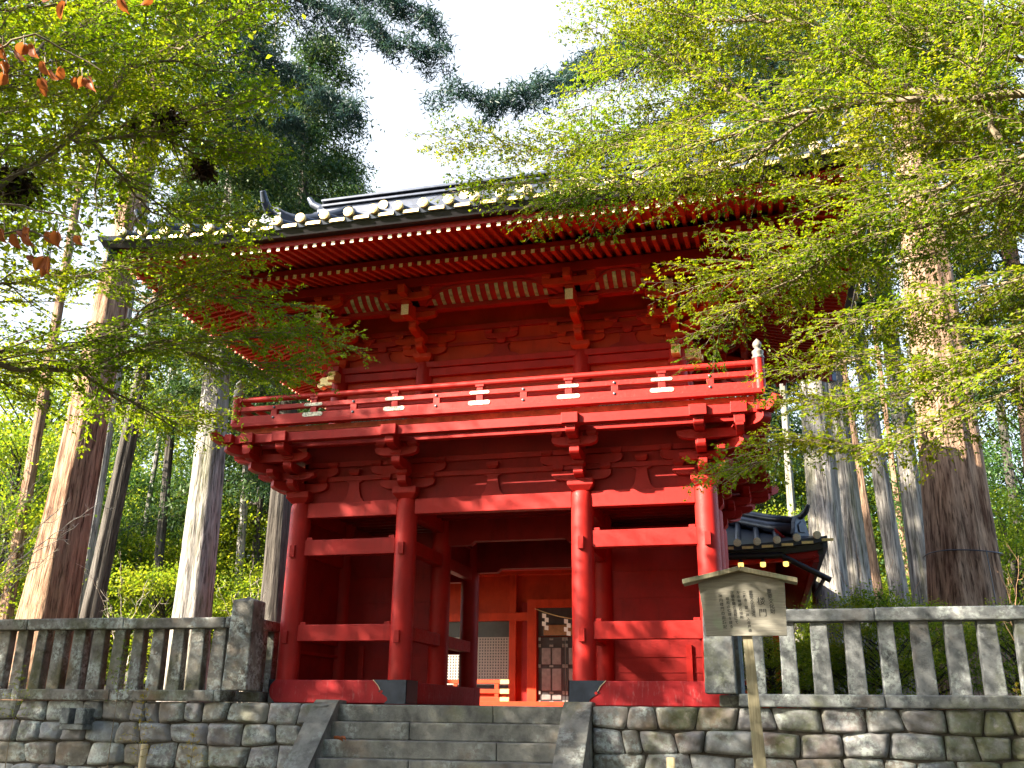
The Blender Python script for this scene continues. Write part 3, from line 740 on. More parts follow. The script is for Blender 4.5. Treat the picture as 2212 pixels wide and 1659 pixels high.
# main ridge with mouldings, crests and upturned ends
m = MB()
zr = prof(YE)
for w, z0, z1 in ((.30, -.10, .10), (.24, .10, .34), (.30, .34, .40), (.34, .44, .50), (.22, .40, .44)): m.box(-4.42, 4.42, CY-w, CY+w, zr+z0, zr+z1)
ridge = m.build('main_ridge', COPPER, roof, bevel=.012)
m = MB(); m.tube([(-4.5, CY, zr+.56), (4.5, CY, zr+.56)], .11, 12); m.build('ridge_roll', COPPER, ridge, smooth='all')
for x in (-3.0, -1.2, .6-1.2+.6, 1.2, 3.0)[:]:
    c = MB(); c.M = Matrix.Translation((x, CY-.245, zr+.22))
    c.add([(r*math.cos(2*PI*i/20), y, r*math.sin(2*PI*i/20)) for r, y in ((.105, 0), (.105, -.03), (.001, -.03)) for i in range(20)], [(j*20+i, j*20+(i+1) % 20, (j+1)*20+(i+1) % 20, (j+1)*20+i) for j in range(2) for i in range(20)])
    cr = c.build('crest_disc', GOLD, ridge); tm = MB(); tomoe(tm, Matrix.Translation((x, CY-.245+.052, zr+.22)) ); tm.build('crest', BRONZE, cr)
def ridge_end(M, parent, sc_=1.):
    """ridge-end tile with an upswept horn and a roll end"""
    m = MB(); m.M = M @ Matrix.Scale(sc_, 4)
    m.prism([(-.26, -.12), (.26, -.12), (.32, .02), (.26, .16), (.24, .36), (.15, .52), (-.15, .52), (-.24, .36), (-.26, .16), (-.32, .02)], -.10, .06, 'y')
    m.prism([(-.12, .05), (.12, .05), (.15, .28), (0, .40), (-.15, .28)], -.14, -.10, 'y')
    m.tube([(0, .5, .52), (0, .1, .50), (0, -.15, .54), (0, -.34, .66), (0, -.46, .84)], [.09, .10, .095, .085, .06], 10)
    return m.build('ridge_end_tile', COPPER, parent, bevel=.012)
for sx in (-1, 1):
    M = Matrix.Translation((sx*4.46, CY, zr-.02)) @ Matrix.Rotation(sx*PI/2, 4, 'Z'); ridge_end(M, ridge, .95)
    for y in (-.2, .2):
        m = MB(); m.tube([(sx*4.3, CY+y*.9, zr+.18), (sx*4.62, CY+y*.9, zr+.18)], .10, 12); m.build('ridge_roll_end', PALEGOLD if False else COPPER, ridge, smooth=True)
    for sy in (-1, 1):                                               # descending ridges and hip ridges
        m = MB(); pts = []
        for d in np.linspace(1.35, YE-.25, 12): pts.append((sx*3.78, CY+sy*(YE-d), prof(d)+.12+.16*max(0, 1-(d-1.35)/.9)**2))
        for w, dz in ((.17, 0.), (.13, .14)):
            vs = []
            for p in pts: vs += [(p[0]-w, p[1], p[2]+dz-.16), (p[0]+w, p[1], p[2]+dz-.16), (p[0]+w, p[1], p[2]+dz+.10), (p[0]-w, p[1], p[2]+dz+.10)]
            m.add(vs, [(i*4+j, i*4+(j+1) % 4, (i+1)*4+(j+1) % 4, (i+1)*4+j) for i in range(len(pts)-1) for j in range(4)]+[(0, 1, 2, 3), tuple(range(len(vs)-4, len(vs)))])
        m.tube([(p[0], p[1], p[2]+.30) for p in pts], .085, 10)
        dr = m.build('descending_ridge', COPPER, roof, smooth=True)
        M = Matrix.Translation((sx*3.78, CY+sy*(YE-1.28), prof(1.3)+.02)) @ Matrix.Rotation(0 if sy < 0 else PI, 4, 'Z'); ridge_end(M, dr, .85)
        m = MB(); pts = []
        for d in np.linspace(.38, XE-XO+.1, 9): pts.append((sx*(XE-d), CY+sy*(YE-d), prof(d)+lift(XE-d, XE)*max(0, 1-d/2.2)+.12))
        m.tube(pts, .14, 10); m.tube([(p[0], p[1], p[2]+.18) for p in pts[1:]], .09, 10)
        hr = m.build('hip_ridge', COPPER, roof, smooth='all')
        M = Matrix.Translation((sx*(XE-.55), CY+sy*(YE-.55), prof(.55)+.16)) @ Matrix.Rotation(math.atan2(sx, -sy) if sy < 0 else PI-math.atan2(sx, sy), 4, 'Z'); ridge_end(M, hr, .6)

# ------------------------------------------------------------------ hall behind the gate
HYF = 9.5
hall = empty('worship_hall', (0, HYF, 0), 'red worship hall with black tiled hip roof seen through and behind the gate', 'shrine hall')
def hp(mb, name, mat, bevel=.006, smooth=False, parent=None): return mb.build(name, mat, parent or hall, bevel=bevel, smooth=smooth)
m = MB(); m.box(-4.6, 4.6, HYF+.12, HYF+.2, 0, 3.7); m.box(4.5, 4.6, HYF+.2, 18, 0, 3.7); m.box(-4.6, -4.5, HYF+.2, 18, 0, 3.7); hp(m, 'wall', ORNG)
for x in (-4.5, -3.35, -2.07, 2.07, 3.35, 4.5):
    m = MB(); m.box(x-.09, x+.09, HYF-.05, HYF+.13, .1, 3.6); hp(m, 'post', ORNG)
for x in (-1.55, 1.55):
    m = MB(); m.box(x-.12, x+.12, HYF-.08, HYF+.13, .1, 2.66); hp(m, 'door_post', ORNG)
    m = MB(); m.box(x-.3, x+.3, HYF+.05, HYF+.115, .1, 2.6); hp(m, 'wall_board', RED2)
for x0, x1, z0, z1 in ((-4.6, -1.67, 2.13, 2.34), (1.67, 4.6, 2.13, 2.34), (-1.67, 1.67, 2.45, 2.66), (-4.6, 4.6, 3.3, 3.5)):
    m = MB(); m.box(x0, x1, HYF-.075, HYF+.12, z0, z1); hp(m, 'lintel', ORNG)
BLKP = plain('black_lacquer_panel', (.045, .042, .044), .28, 0, .2, 6, .02)
LATT = plain('weathered_lattice', (.34, .30, .27), .6, 0, .2, 30, .1)
DOORP = plain('dark_door_panel', (.17, .15, .145), .38, 0, .25, 8, .05)
for sg in (-1, 1):
    for k, xa in enumerate((2.16, 3.44)):
        x0, x1 = sorted((sg*xa, sg*(xa+1.06)))
        m = MB(); m.box(x0, x1, HYF+.0, HYF+.03, .3, 2.13); w = hp(m, 'lattice_window', BLKP)
        m = MB()
        nx = 15
        for i in range(nx): xx = x0+.03+(x1-x0-.06)*i/(nx-1); m.box(xx-.017, xx+.017, HYF-.03, HYF+.0, .55, 1.72)
        for i in range(17): zz = .56+1.15*i/16; m.box(x0, x1, HYF-.024, HYF-.004, zz-.016, zz+.016)
        m.build('lattice', LATT, w)
FITM = plain('dull_door_metal', (.22, .21, .19), .4, .4, .3, 30, .1)
for k, x in enumerate((-1.05, -.35, .35, 1.05)):
    m = MB(); m.box(x-.345, x+.345, HYF+.0, HYF+.04, .12, 1.72); d = hp(m, 'door', BLKP)
    m = MB()
    for z0, z1 in ((.2, .32), (.42, .95), (1.05, 1.45)):
        m.box(x-.25, x-.02, HYF-.02, HYF-.001, z0, z1); m.box(x+.02, x+.25, HYF-.02, HYF-.001, z0, z1)
    m.build('door_panel', DOORP, d, bevel=.008)
    m = MB()
    for z in (.14, .36, 1.0, 1.5, 1.66): m.box(x-.34, x-.28, HYF-.03, HYF-.002, z-.03, z+.05); m.box(x+.28, x+.34, HYF-.03, HYF-.002, z-.03, z+.05); m.box(x-.05, x+.05, HYF-.03, HYF-.0215, z-.02, z+.03)
    m.build('metal_fitting', FITM, d)
m = MB(); m.box(-1.40, 1.40, HYF+.0, HYF+.03, 1.74, 2.45); hp(m, 'transom', BLKP)
m = MB(); m.box(-1.25, 1.25, HYF-.05, HYF-.012, 1.76, 2.02); hp(m, 'offering_shelf', plain('ochre_brown_wood', (.22, .11, .04), .6))
m = MB(); m.box(-4.9, 4.9, 8.2, HYF+.1, .03, .12); m.box(-4.9, 4.9, 8.16, 8.26, -.02, .14); hp(m, 'veranda', ORNG)
for sg in (-1, 1):
    x0, x1 = sorted((sg*1.9, sg*4.8))
    for z, r in ((.59, .045), (.37, .05), (.17, .06)):
        m = MB(); m.box(x0, x1, 8.27, 8.36, z-r, z+r); rr = hp(m, 'veranda_rail', ORNG)
        m = MB(); xe = sg*1.9; m.box(min(xe-sg*.06, xe+sg*.16), max(xe-sg*.06, xe+sg*.16), 8.265, 8.365, z-r-.005, z+r+.005); m.build('gilt_end', GOLD, rr)
    for x in (2.15, 3.2, 4.3): m = MB(); m.box(sg*x-.05, sg*x+.05, 8.28, 8.35, .12, .6); hp(m, 'rail_post', ORNG)
    m = MB(); m.box(x0-.0, x1, 8.35, 8.40, .18, .32); hp(m, 'rail_board', ORNG)
# hall roof
HE, HF, HB, HZ = 5.62, 6.5, 20.0, 3.42
def hz(d): return HZ+.36*d+.03*d*d
def hl(s, half): return .14*max(0, (abs(s)-(half-2.2))/2.2)**2
m = MB(); hc = (HF+HB)/2
def front(a, b):
    d = b*HE; x = (-1+2*a)*(HE-d); return (x, HF+d, hz(d)+hl(x, HE)*max(0, 1-d/1.5))
m.grid(front, 36, 10)
for sx in (-1, 1):
    def f(a, b):
        d = b*HE; y = HF+d+a*(HB-HF-2*d); return (sx*(HE-d), y, hz(d)+(.14*max(0, 1-(y-HF)/2.2)**2)*max(0, 1-d/1.5))
    m.grid(f, 30, 10, flip=sx < 0)
m.grid(lambda a, b: ((-1+2*a)*(HE-b*HE), HB-b*HE, hz(b*HE)), 10, 10, flip=True)
hroof = m.build('roof', COPPER, hall, smooth='all')
hr = MB()
for k in range(-13, 14):
    s = k*.42; e = HE-abs(s)
    if e < .15: continue
    hr.tube([(s, HF-.03+q*e, hz(q*e)+hl(s, HE)*max(0, 1-q*e/1.5)+.04) for q in np.linspace(0, 1, 7)], .07, 8)
    c = MB(); z = hz(0)+hl(s, HE)+.04; c.tube([(s, HF-.03, z), (s, HF-.09, z), (s, HF-.095, z)], [.085, .085, .06], 14); c.build('tile_cap', GOLD if False else PALEGOLD, hroof)
    c = MB(); c.box(s+.09, s+.33, HF-.075, HF-.06, hz(0)+hl(s, HE)-.10, hz(0)+hl(s, HE)-.04); c.build('gilt_plate', GOLD, hroof)
hr.build('roll_ribs', COPPER, hroof, smooth='all')
for nm, o, z0, z1, mt in (('eave_edge', -.05, -.12, .0, COPPER), ('eave_fascia', .05, -.26, -.12, BLK), ('eave_board', .15, -.40, -.26, RED)):
    m = MB()
    def ring(q, t):
        x = (-1+2*q)*(HE-o); return (x, HF+o, HZ+hl(x, HE)+t)
    for q0 in range(30):
        a, b = q0/30, (q0+1)/30
        A, B = ring(a, z0), ring(b, z0); Cc, Dd = ring(b, z1), ring(a, z1)
        m.add([A, B, Cc, Dd, (A[0], A[1]+.12, A[2]), (B[0], B[1]+.12, B[2]), (Cc[0], Cc[1]+.12, Cc[2]), (Dd[0], Dd[1]+.12, Dd[2])], [(0, 1, 2, 3), (4, 7, 6, 5), (0, 4, 5, 1), (3, 2, 6, 7)])
    for sx in (-1, 1): m.box(min(sx*(HE-o), sx*(HE-o-.12)), max(sx*(HE-o), sx*(HE-o-.12)), HF+o+.1, HB-.1, HZ+z0+.03, HZ+z1+.03)
    m.build(nm, mt, hroof)
m = MB()                                                             # sloping soffit boards
for a in range(1):
    m.add([(-HE+.2, HF+.25, HZ-.27), (HE-.2, HF+.25, HZ-.27), (4.5, HYF+.1, HZ+.45), (-4.5, HYF+.1, HZ+.45)], [(0, 1, 2, 3)])
    for sx in (-1, 1): m.add([(sx*(HE-.2), HF+.25, HZ-.27), (sx*(HE-.2), HB-.3, HZ-.27), (sx*4.5, HB-.3, HZ+.45), (sx*4.5, HYF+.1, HZ+.45)], [(0, 1, 2, 3)])
m.build('soffit', RED2, hall)
m = MB()
for k in range(-30, 31):
    x = k*.18; 
    if abs(x) < HE-.3: m.add([(x-.035, HF+.28, HZ-.36), (x+.035, HF+.28, HZ-.36), (x+.035, HF+.28, HZ-.28), (x-.035, HF+.28, HZ-.28), (x-.035, HYF, HZ+.33), (x+.035, HYF, HZ+.33), (x+.035, HYF, HZ+.41), (x-.035, HYF, HZ+.41)], [(0, 1, 2, 3), (4, 5, 1, 0), (1, 5, 6, 2), (4, 0, 3, 7)])
for k in range(60):
    y = HF+.5+k*.2
    for sx in (-1, 1):
        if y < HB-.5: m.add([(sx*(HE-.3), y-.035, HZ-.34), (sx*(HE-.3), y+.035, HZ-.34), (sx*4.6, y+.035, HZ+.36), (sx*4.6, y-.035, HZ+.36), (sx*(HE-.3), y-.035, HZ-.26), (sx*(HE-.3), y+.035, HZ-.26), (sx*4.6, y+.035, HZ+.44), (sx*4.6, y-.035, HZ+.44)], [(0, 1, 2, 3), (0, 4, 5, 1), (0, 3, 7, 4), (1, 5, 6, 2)])
q = m.build('eave_rafters', RED, hall); q['kind'] = 'stuff'
m = MB()
for sx in (-1, 1):
    pts = [(sx*(HE-d), HF+d, hz(d)+hl(HE-d, HE)*max(0, 1-d/1.5)+.14) for d in np.linspace(.55, HE, 10)]
    m.tube(pts, .15, 8); m.tube([(p[0], p[1], p[2]+.2) for p in pts], .09, 8)
hrd = m.build('hip_ridge', COPPER, hroof, smooth='all')
for sx in (-1, 1):
    M = Matrix.Translation((sx*(HE-.5), HF+.5, hz(.5)+.08)) @ Matrix.Rotation(sx*PI/4, 4, 'Z'); ridge_end(M, hrd, .75)
    m = MB(); M = Matrix.Translation((sx*(HE-1.3), HF+1.3, 0)) @ Matrix.Rotation(sx*PI/4, 4, 'Z'); m.M = M
    m.prism([(1.2, HZ-.1), (1.2, HZ+.1), (-1.5, HZ-.16), (-1.58, HZ-.26), (-1.45, HZ-.34)], -.08, .08, 'x'); m.build('hip_rafter', RED, hall, bevel=.01)
# black gutter with its sloping outlet
m = MB(); 
def gut(a, b, w=.07):
    a, b = Vector(a), Vector(b); m.tube([a, b], w, 8)
m.tube([(-4.72, HF+.06, 3.185), (4.72, HF+.06, 3.185)], .075, 10); m.tube([(4.70, HF+.06, 3.17), (5.66, HF+.0, 2.62)], .065, 10); m.tube([(5.55, HF+.02, 2.70), (5.30, HF+.05, 2.30)], .04, 8)
m.build('gutter', BLK, hall, smooth=True)
BULB = bpy.data.materials.new('lit_bulb'); BULB.use_nodes = True
bb_ = BULB.node_tree.nodes['Principled BSDF']; bb_.inputs['Base Color'].default_value = (.9, .6, .2, 1); bb_.inputs['Emission Color'].default_value = (1, .55, .12, 1); bb_.inputs['Emission Strength'].default_value = .45
for i, x in enumerate((3.82, 4.29, 4.77)):
    t = empty('hanging_lamp', (x, HF+.06, 3.0), ['small yellow lamp hanging from the gutter right beside the red gate column', 'small yellow lamp hanging midway along the black gutter', 'small yellow lamp hanging where the gutter bends down'][i], 'lamp', 'lamps under the hall eave')
    m = MB(); m.tube([(x, HF+.06, 3.11), (x, HF+.06, 3.07), (x, HF+.06, 3.04)], [.03, .055, .06], 10); m.build('socket', BLK, t)
    m = MB(); m.lathe((x, HF+.06, 2.94), [(.03, 0), (.055, .012), (.06, .05), (.058, .10)], 12); m.build('bulb', BULB, t, smooth='all')
# straw rope with paper streamers
ROPE = plain('straw_rope', (.45, .36, .18), .9, 0, .3, 60, .3); PAPER = plain('white_paper', (.85, .83, .82), .8, 0, .05, 10, 0)
m = MB(); xs = np.linspace(-1.45, 1.45, 40); yr = HYF-.16
m.tube([(x, yr, 2.42-.30*(1-(x/1.45)**2)) for x in xs], .014, 6); rope = m.build('sacred_rope', ROPE, None)
tag(rope, 'straw rope strung across the dark shrine doorway with white paper zigzags', 'rope')
for i, x in enumerate((-1.17, -.60, .0, .60, 1.17)):
    z = 2.42-.30*(1-(x/1.45)**2); m = MB(); sg = 1
    for k in range(4):
        w = .05; x0 = x+(.035 if k % 2 else -.035)
        m.add([(x0-w, yr-.02-.01*k, z-.02-k*.10), (x0+w, yr-.02-.01*k, z-.035-k*.10), (x0+w, yr-.025-.01*k, z-.145-k*.10), (x0-w, yr-.025-.01*k, z-.13-k*.10), (x0-w, yr-.016-.01*k, z-.02-k*.10), (x0+w, yr-.016-.01*k, z-.035-k*.10), (x0+w, yr-.021-.01*k, z-.145-k*.10), (x0-w, yr-.021-.01*k, z-.13-k*.10)], [(0, 3, 2, 1), (4, 5, 6, 7), (0, 1, 5, 4), (2, 3, 7, 6), (1, 2, 6, 5), (3, 0, 4, 7)])
    m.build('paper_streamer', PAPER, rope)

# ------------------------------------------------------------------ ground, platform, stone wall, steps
GRD = plain('forest_floor', (.060, .050, .028), .95, 0, .5, 1.4, .5)
def ground(a, b):
    x = -160+320*a; y = -60+300*b
    z = -1.7
    if y > -.4: z = -.03 if abs(x) < 200 else -.03
    if y > 26: z += (y-26)**1.15*.10
    return (x, y, z)
ysteps = [-60, -40, -25, -15, -8, -4, -2, -.45, -.40, 2, 5, 10, 15, 20, 26, 30, 36, 44, 55, 70, 90, 120, 170, 240]
vs = []; fs = []; nx = 64
for j, y in enumerate(ysteps):
    for i in range(nx+1):
        x = -160+320*i/nx; z = -1.7 if y < -.42 else -.06
        if y > 26: z += (y-26)**1.1*.07 + .3*math.sin(x*.21+y*.1)
        vs.append((x, y, z))
for j in range(len(ysteps)-1):
    for i in range(nx): a = j*(nx+1)+i; fs.append((a, a+1, a+nx+2, a+nx+1))
g = MB(); g.add(vs, fs); structure(g.build('ground', GRD, None, smooth='all'))
PAVE = plain('pale_paving', (.30, .26, .22), .9, 0, .25, 3, .3)
m = MB(); m.box(-1.28, 1.28, -.55, 8.1, -.14, -.022); m.box(-4.0, 4.0, -.60, -.21, -.15, -.024); structure(m.build('paving', PAVE, None, bevel=.01))

def stones(x0, x1, yf, rows, seed, drain=None):
    """courses of rough squared stones, each bulging from its joints"""
    rg = random.Random(seed); V = []; F = []; n0 = 0; NG = 12
    def wav(k, x): return rows[k] + (.018*math.sin(x*3.1+k*2.3)+.016*math.sin(x*7.7+k) if 0 < k < len(rows)-1 else 0)
    for k in range(len(rows)-1):
        xs = [x0]; 
        while xs[-1] < x1-.24: xs.append(xs[-1]+rg.choice((.26, .36, .44, .48, .54, .62))*rg.uniform(.9, 1.15)*(1.0 if k < 2 else 1.12))
        xs[-1] = x1
        sl = [0]+[rg.uniform(-.045, .045) for _ in xs[1:-1]]+[0]
        for j in range(len(xs)-1):
            if xs[j+1]-xs[j] < .08: continue
            g_ = .005
            tl = (xs[j]+sl[j]+g_, wav(k, xs[j])-g_); tr = (xs[j+1]+sl[j+1]-g_, wav(k, xs[j+1])-g_)
            bl = (xs[j]-sl[j]+g_, wav(k+1, xs[j])+g_); br = (xs[j+1]-sl[j+1]-g_, wav(k+1, xs[j+1])+g_)
            dep = rg.uniform(.055, .09); off = rg.uniform(-.02, .025); tx, tz = rg.uniform(-.03, .03), rg.uniform(-.03, .03)
            ph = [rg.uniform(0, 6) for _ in range(6)]; cr = rg.uniform(.03, .11)
            for a in range(NG+1):
                for b in range(NG+1):
                    u = a/NG; v = b/NG; uu = u*2-1; vv = v*2-1
                    # round the outline a little at the corners
                    k2 = 1-cr*(abs(uu)**3*abs(vv)**3)
                    u2 = .5+uu*.5*k2; v2 = .5+vv*.5*k2
                    px = (1-v2)*((1-u2)*tl[0]+u2*tr[0])+v2*((1-u2)*bl[0]+u2*br[0])
                    pz = (1-v2)*((1-u2)*tl[1]+u2*tr[1])+v2*((1-u2)*bl[1]+u2*br[1])
                    bu = max(0, (1-abs(uu)**9))**.5*max(0, (1-abs(vv)**9))**.5
                    rgh = .010*math.sin(uu*4+ph[0]+vv*2)+.008*math.sin(vv*5+ph[1]-uu*3)+.006*math.sin(uu*9+ph[2])*math.sin(vv*8+ph[3])+tx*uu+tz*vv
                    V.append((px, yf+.075-(dep+off+rgh)*bu, pz))
            for a in range(NG):
                for b in range(NG):
                    q = n0+a*(NG+1)+b; F.append((q, q+1, q+NG+2, q+NG+1))
            n0 += (NG+1)**2
    return V, F
ROWS = [-.005, -.32, -.64, -.99, -1.34, -1.78]
for nm, x0, x1, sd, lab in (('L', -11.5, -2.30, 3, 'grey and brown rubble stone retaining wall left of the steps'), ('R', 1.72, 11.5, 9, 'lichen spotted rubble stone retaining wall right of the steps')):
    V, F = stones(x0, x1, -.75, ROWS, sd); me = npmesh('retaining_wall', V, F, ST_W, smooth=True)
    w = link('retaining_wall', me); tag(w, lab, 'wall')
    m = MB(); m.box(x0, x1, -.66, -.45, -1.78, -.012); m.build('joint_backing', MORT, w)
    if nm == 'L':
        m = MB(); c = at(97, 1545, 14.6); x, z = c[0], c[2]
        m.box(x-.22, x-.06, -.97, -.60, z-.13, z+.11); m.box(x+.06, x+.22, -.97, -.60, z-.13, z+.11); m.box(x-.22, x+.22, -.95, -.6, z-.22, z-.13); m.box(x-.06, x+.06, -.70, -.6, z-.13, z+.11)
        m.build('drain_spout', ST_R, w, bevel=.015)
# stone steps with sloping cheek stones
st = empty('stone_steps', (-.3, -1.5, -1.7), 'short flight of worn grey stone steps up to the red gate', 'steps')
ND = 7; RH = .248; TR = .235
for k in range(ND):
    y = -.62-k*TR; z = -.02-k*RH
    cut = [-2.24, random.Random(k).uniform(-1.2, .5), 1.40]
    for a, b in zip(cut[:-1], cut[1:]):
        m = MB(); m.box(a+.004, b-.004, y, y+.5, z-RH+.002, z); m.build('step', ST_S, st, bevel=.018)
for xa, xb in ((-2.62, -2.22), (1.30, 1.72)):
    m = MB(); y1 = -.60; L = 7.3*TR; H = 7.3*RH
    m.prism([(y1+.25, -1.78), (y1+.25, .035), (y1-.02, .045), (y1-.10, .0), (y1-.10-L, .0-H), (y1-.10-L, -1.78)][::-1], xa, xb, 'x')
    m.build('cheek_stone', ST_S, st, bevel=.025)
for i, (u, v) in enumerate(((762, 1623),)):
    pass

# ------------------------------------------------------------------ stone fences
def fence(name, label, xs, x0, x1, corner, cmat, seed, back):
    rg = random.Random(seed); yf = -.55
    f = empty(name, ((x0+x1)/2, yf, 0), label, 'fence')
    m = MB()
    cuts = list(np.arange(x0, x1, 1.9))+[x1]
    for a, b in zip(cuts[:-1], cuts[1:]):
        m = MB(); m.box(a+.004, b-.004, -.80, -.32, .0, .165+rg.uniform(-.006, .006)); m.build('base_stone', cmat, f, bevel=.02)
    for a, b in zip(cuts[:-1], cuts[1:]):
        m = MB(); m.box(a+.003, b-.003, -.70, -.42, 1.135, 1.315+rg.uniform(-.008, .008)); m.build('rail', cmat, f, bevel=.022)
    for x in xs:
        m = MB(); w = .108+rg.uniform(-.012, .012); w2 = w*1.12; d = .088
        m.M = Matrix.Translation((x, yf, 0)) @ Matrix.Rotation(rg.uniform(-.012, .012), 4, 'Y')
        m.add([(-w2, -d, .16), (w2, -d, .16), (w2, d, .16), (-w2, d, .16), (-w, -d*.9, 1.145), (w, -d*.9, 1.145), (w, d*.9, 1.145), (-w, d*.9, 1.145)], [(3, 2, 1, 0), (4, 5, 6, 7), (0, 1, 5, 4), (1, 2, 6, 5), (2, 3, 7, 6), (3, 0, 4, 7)])
        m.build('post', cmat, f, bevel=.016)
    m = MB(); xc = corner; w = .215
    m.add([(xc-w, -.84, .167), (xc+w, -.84, .167), (xc+w, -.38, .167), (xc-w, -.38, .167), (xc-w*.88, -.81, 1.56), (xc+w*.88, -.81, 1.56), (xc+w*.88, -.41, 1.56), (xc-w*.88, -.41, 1.56), (xc, -.61, 1.63)],
          [(3, 2, 1, 0), (0, 1, 5, 4), (1, 2, 6, 5), (2, 3, 7, 6), (3, 0, 4, 7), (4, 5, 8), (5, 6, 8), (6, 7, 8), (7, 4, 8)])
    m.build('corner_post', cmat, f, bevel=.02)
    # return towards the gate
    m = MB(); m.box(back-.12, back+.12, -.37, 2.2, 1.135, 1.31); m.build('rail', cmat, f, bevel=.022)
    m = MB(); m.box(back-.22, back+.22, -.315, 2.2, .0, .16); m.build('base_stone', cmat, f, bevel=.02)
    for y in (-.10, .33, .76, 1.19, 1.62, 2.05):
        m = MB(); m.box(back-.10, back+.10, y-.11, y+.11, .161, 1.14); m.build('post', cmat, f, bevel=.016)
    return f
lx = [-4.42, -4.80, -5.17, -5.55, -5.92, -6.30, -6.68, -7.07, -7.45, -7.83, -8.21, -8.6, -8.98, -9.36, -9.75]
fence('stone_fence', 'dark lichen covered stone picket fence left of the gate', lx, -10.0, -4.18, -3.94, ST_F, 5, -3.98)
rx = [4.05, 4.49, 4.93, 5.37, 5.81, 6.25, 6.67, 7.09, 7.52, 7.95, 8.4, 8.85, 9.3]
fence('stone_fence', 'pale grey stone picket fence with thick rail right of the gate', rx, 3.78, 9.7, 3.55, ST_R, 6, 3.72)

# ------------------------------------------------------------------ notice board
YS = -3.0
sg = empty('notice_board', (4.0, YS, -1.7), 'roofed grey wooden notice board on one post with brushed black writing', 'sign')
m = MB(); poly = [(3.515, .775), (4.44, .772), (4.462, 1.40), (3.945, 1.515), (3.45, 1.40)]
m.prism(poly, YS-.02, YS+.02, 'y'); bd = m.build('board', WOODG, sg, bevel=.004)
m = MB()
for (xa, za), (xb, zb) in (((3.275, 1.395), (3.945, 1.538)), ((3.946, 1.538), (4.605, 1.385))):
    dx, dz = xb-xa, zb-za; L = math.hypot(dx, dz); nx_, nz_ = -dz/L*.055, dx/L*.055
    m.prism([(xa, za-.02), (xb, zb-.02), (xb+nx_*0, zb-.02+.055), (xa+nx_*.6, za-.02+.055)], YS-.14, YS+.12, 'y')
m.build('roof', WOODP, sg, bevel=.005)
m = MB(); m.add([(3.935, YS+.021, .76), (4.045, YS+.021, .76), (4.045, YS+.12, .76), (3.935, YS+.12, .76), (3.945+.03, YS+.021, -1.72), (4.125+.02, YS+.021, -1.72), (4.125+.02, YS+.16, -1.72), (3.945+.03, YS+.16, -1.72), (3.935, YS+.021, 1.40), (4.045, YS+.021, 1.40), (4.045, YS+.10, 1.40), (3.935, YS+.10, 1.40)],
                [(0, 1, 5, 4), (1, 2, 6, 5), (2, 3, 7, 6), (3, 0, 4, 7), (7, 6, 5, 4), (8, 9, 1, 0), (9, 10, 2, 1), (10, 11, 3, 2), (11, 8, 0, 3), (11, 10, 9, 8)])
m.build('post', WOODP, sg, bevel=.006)
def writing(txt, x, z, size, pitch, slant=0.):
    """vertical column of characters, one mesh"""
    V = []; F = []
    for i, ch in enumerate(txt):
        cu = bpy.data.curves.new('glyph', 'FONT'); cu.body = ch; cu.size = size; cu.align_x = 'CENTER'; cu.offset = .0006
        ob = bpy.data.objects.new('glyph', cu); col.objects.link(ob)
        dg = bpy.context.evaluated_depsgraph_get(); me = ob.evaluated_get(dg).to_mesh()
        n = len(V)
        for v in me.vertices: V.append((x+v.co.x+slant*i, YS-.0225, z-i*pitch+v.co.y))
        for p in me.polygons: F.append(tuple(n+k for k in p.vertices))
        ob.evaluated_get(dg).to_mesh_clear(); bpy.data.objects.remove(ob); bpy.data.curves.remove(cu)
    if not F: return
    me = bpy.data.meshes.new('writing'); me.from_pydata(V, [], F); me.materials.append(INK); me.update()
    link('writing', me, sg)
try:
    for txt, x, z, s, p, sl in (('重要文化財', 4.275, 1.285, .060, .058, .006), ('楼門', 4.175, 1.175, .098, .135, .010), ('重要文化財指定', 4.062, 1.275, .050, .043, .003),
                            ('二階造三間一戸入母屋造', 3.985, 1.275, .040, .044, .004), ('左右袖柵石垣附', 3.915, 1.275, .042, .048, .004), ('正徳年間の造替にて', 3.845, 1.275, .044, .043, .004),
                            ('昭和の修理を経る', 3.785, 1.205, .040, .046, .004), ('境内楼門の由緒記', 3.705, 1.245, .046, .052, .005)):
        writing(txt, x, z-s*.4, s, p, sl)
except Exception as ex:
    print('writing failed', ex)

# ------------------------------------------------------------------ trees: helpers
BARK_C = barkmat('cedar_bark', (.085, .042, .025), (.38, .25, .165))
BARK_G = barkmat('grey_cedar_bark', (.085, .078, .07), (.38, .36, .33), moss=.3)
BARK_D = barkmat('dark_bark', (.030, .026, .022), (.09, .08, .068))
BARK_M = plain('grey_brown_branch_bark', (.16, .125, .08), .85, 0, .45, 22, .4)
LEAF_R = leafmat('yellow_green_leaves', [(.045, .115, .004), (.105, .175, .005), (.19, .23, .007), (.32, .31, .012)], .5)
LEAF_L = leafmat('fresh_green_leaves', [(.055, .13, .006), (.11, .19, .006), (.18, .24, .008), (.27, .28, .012)], .5)
LEAF_B = leafmat('sunny_leaves', [(.03, .08, .008), (.09, .15, .010), (.20, .25, .018), (.36, .35, .04)], .5)
LEAF_D = leafmat('deep_green_leaves', [(.018, .055, .018), (.035, .085, .022), (.06, .12, .025), (.10, .15, .03)], .35)
NEEDLE = leafmat('cedar_needles', [(.012, .035, .018), (.022, .055, .022), (.045, .085, .025), (.09, .11, .03)], .25)
NEEDLE_B = leafmat('blue_green_needles', [(.012, .03, .035), (.02, .05, .05), (.035, .07, .05)], .2)
DEADLEAF = leafmat('withered_brown_leaves', [(.16, .045, .02), (.26, .085, .035), (.32, .13, .06)], .35)

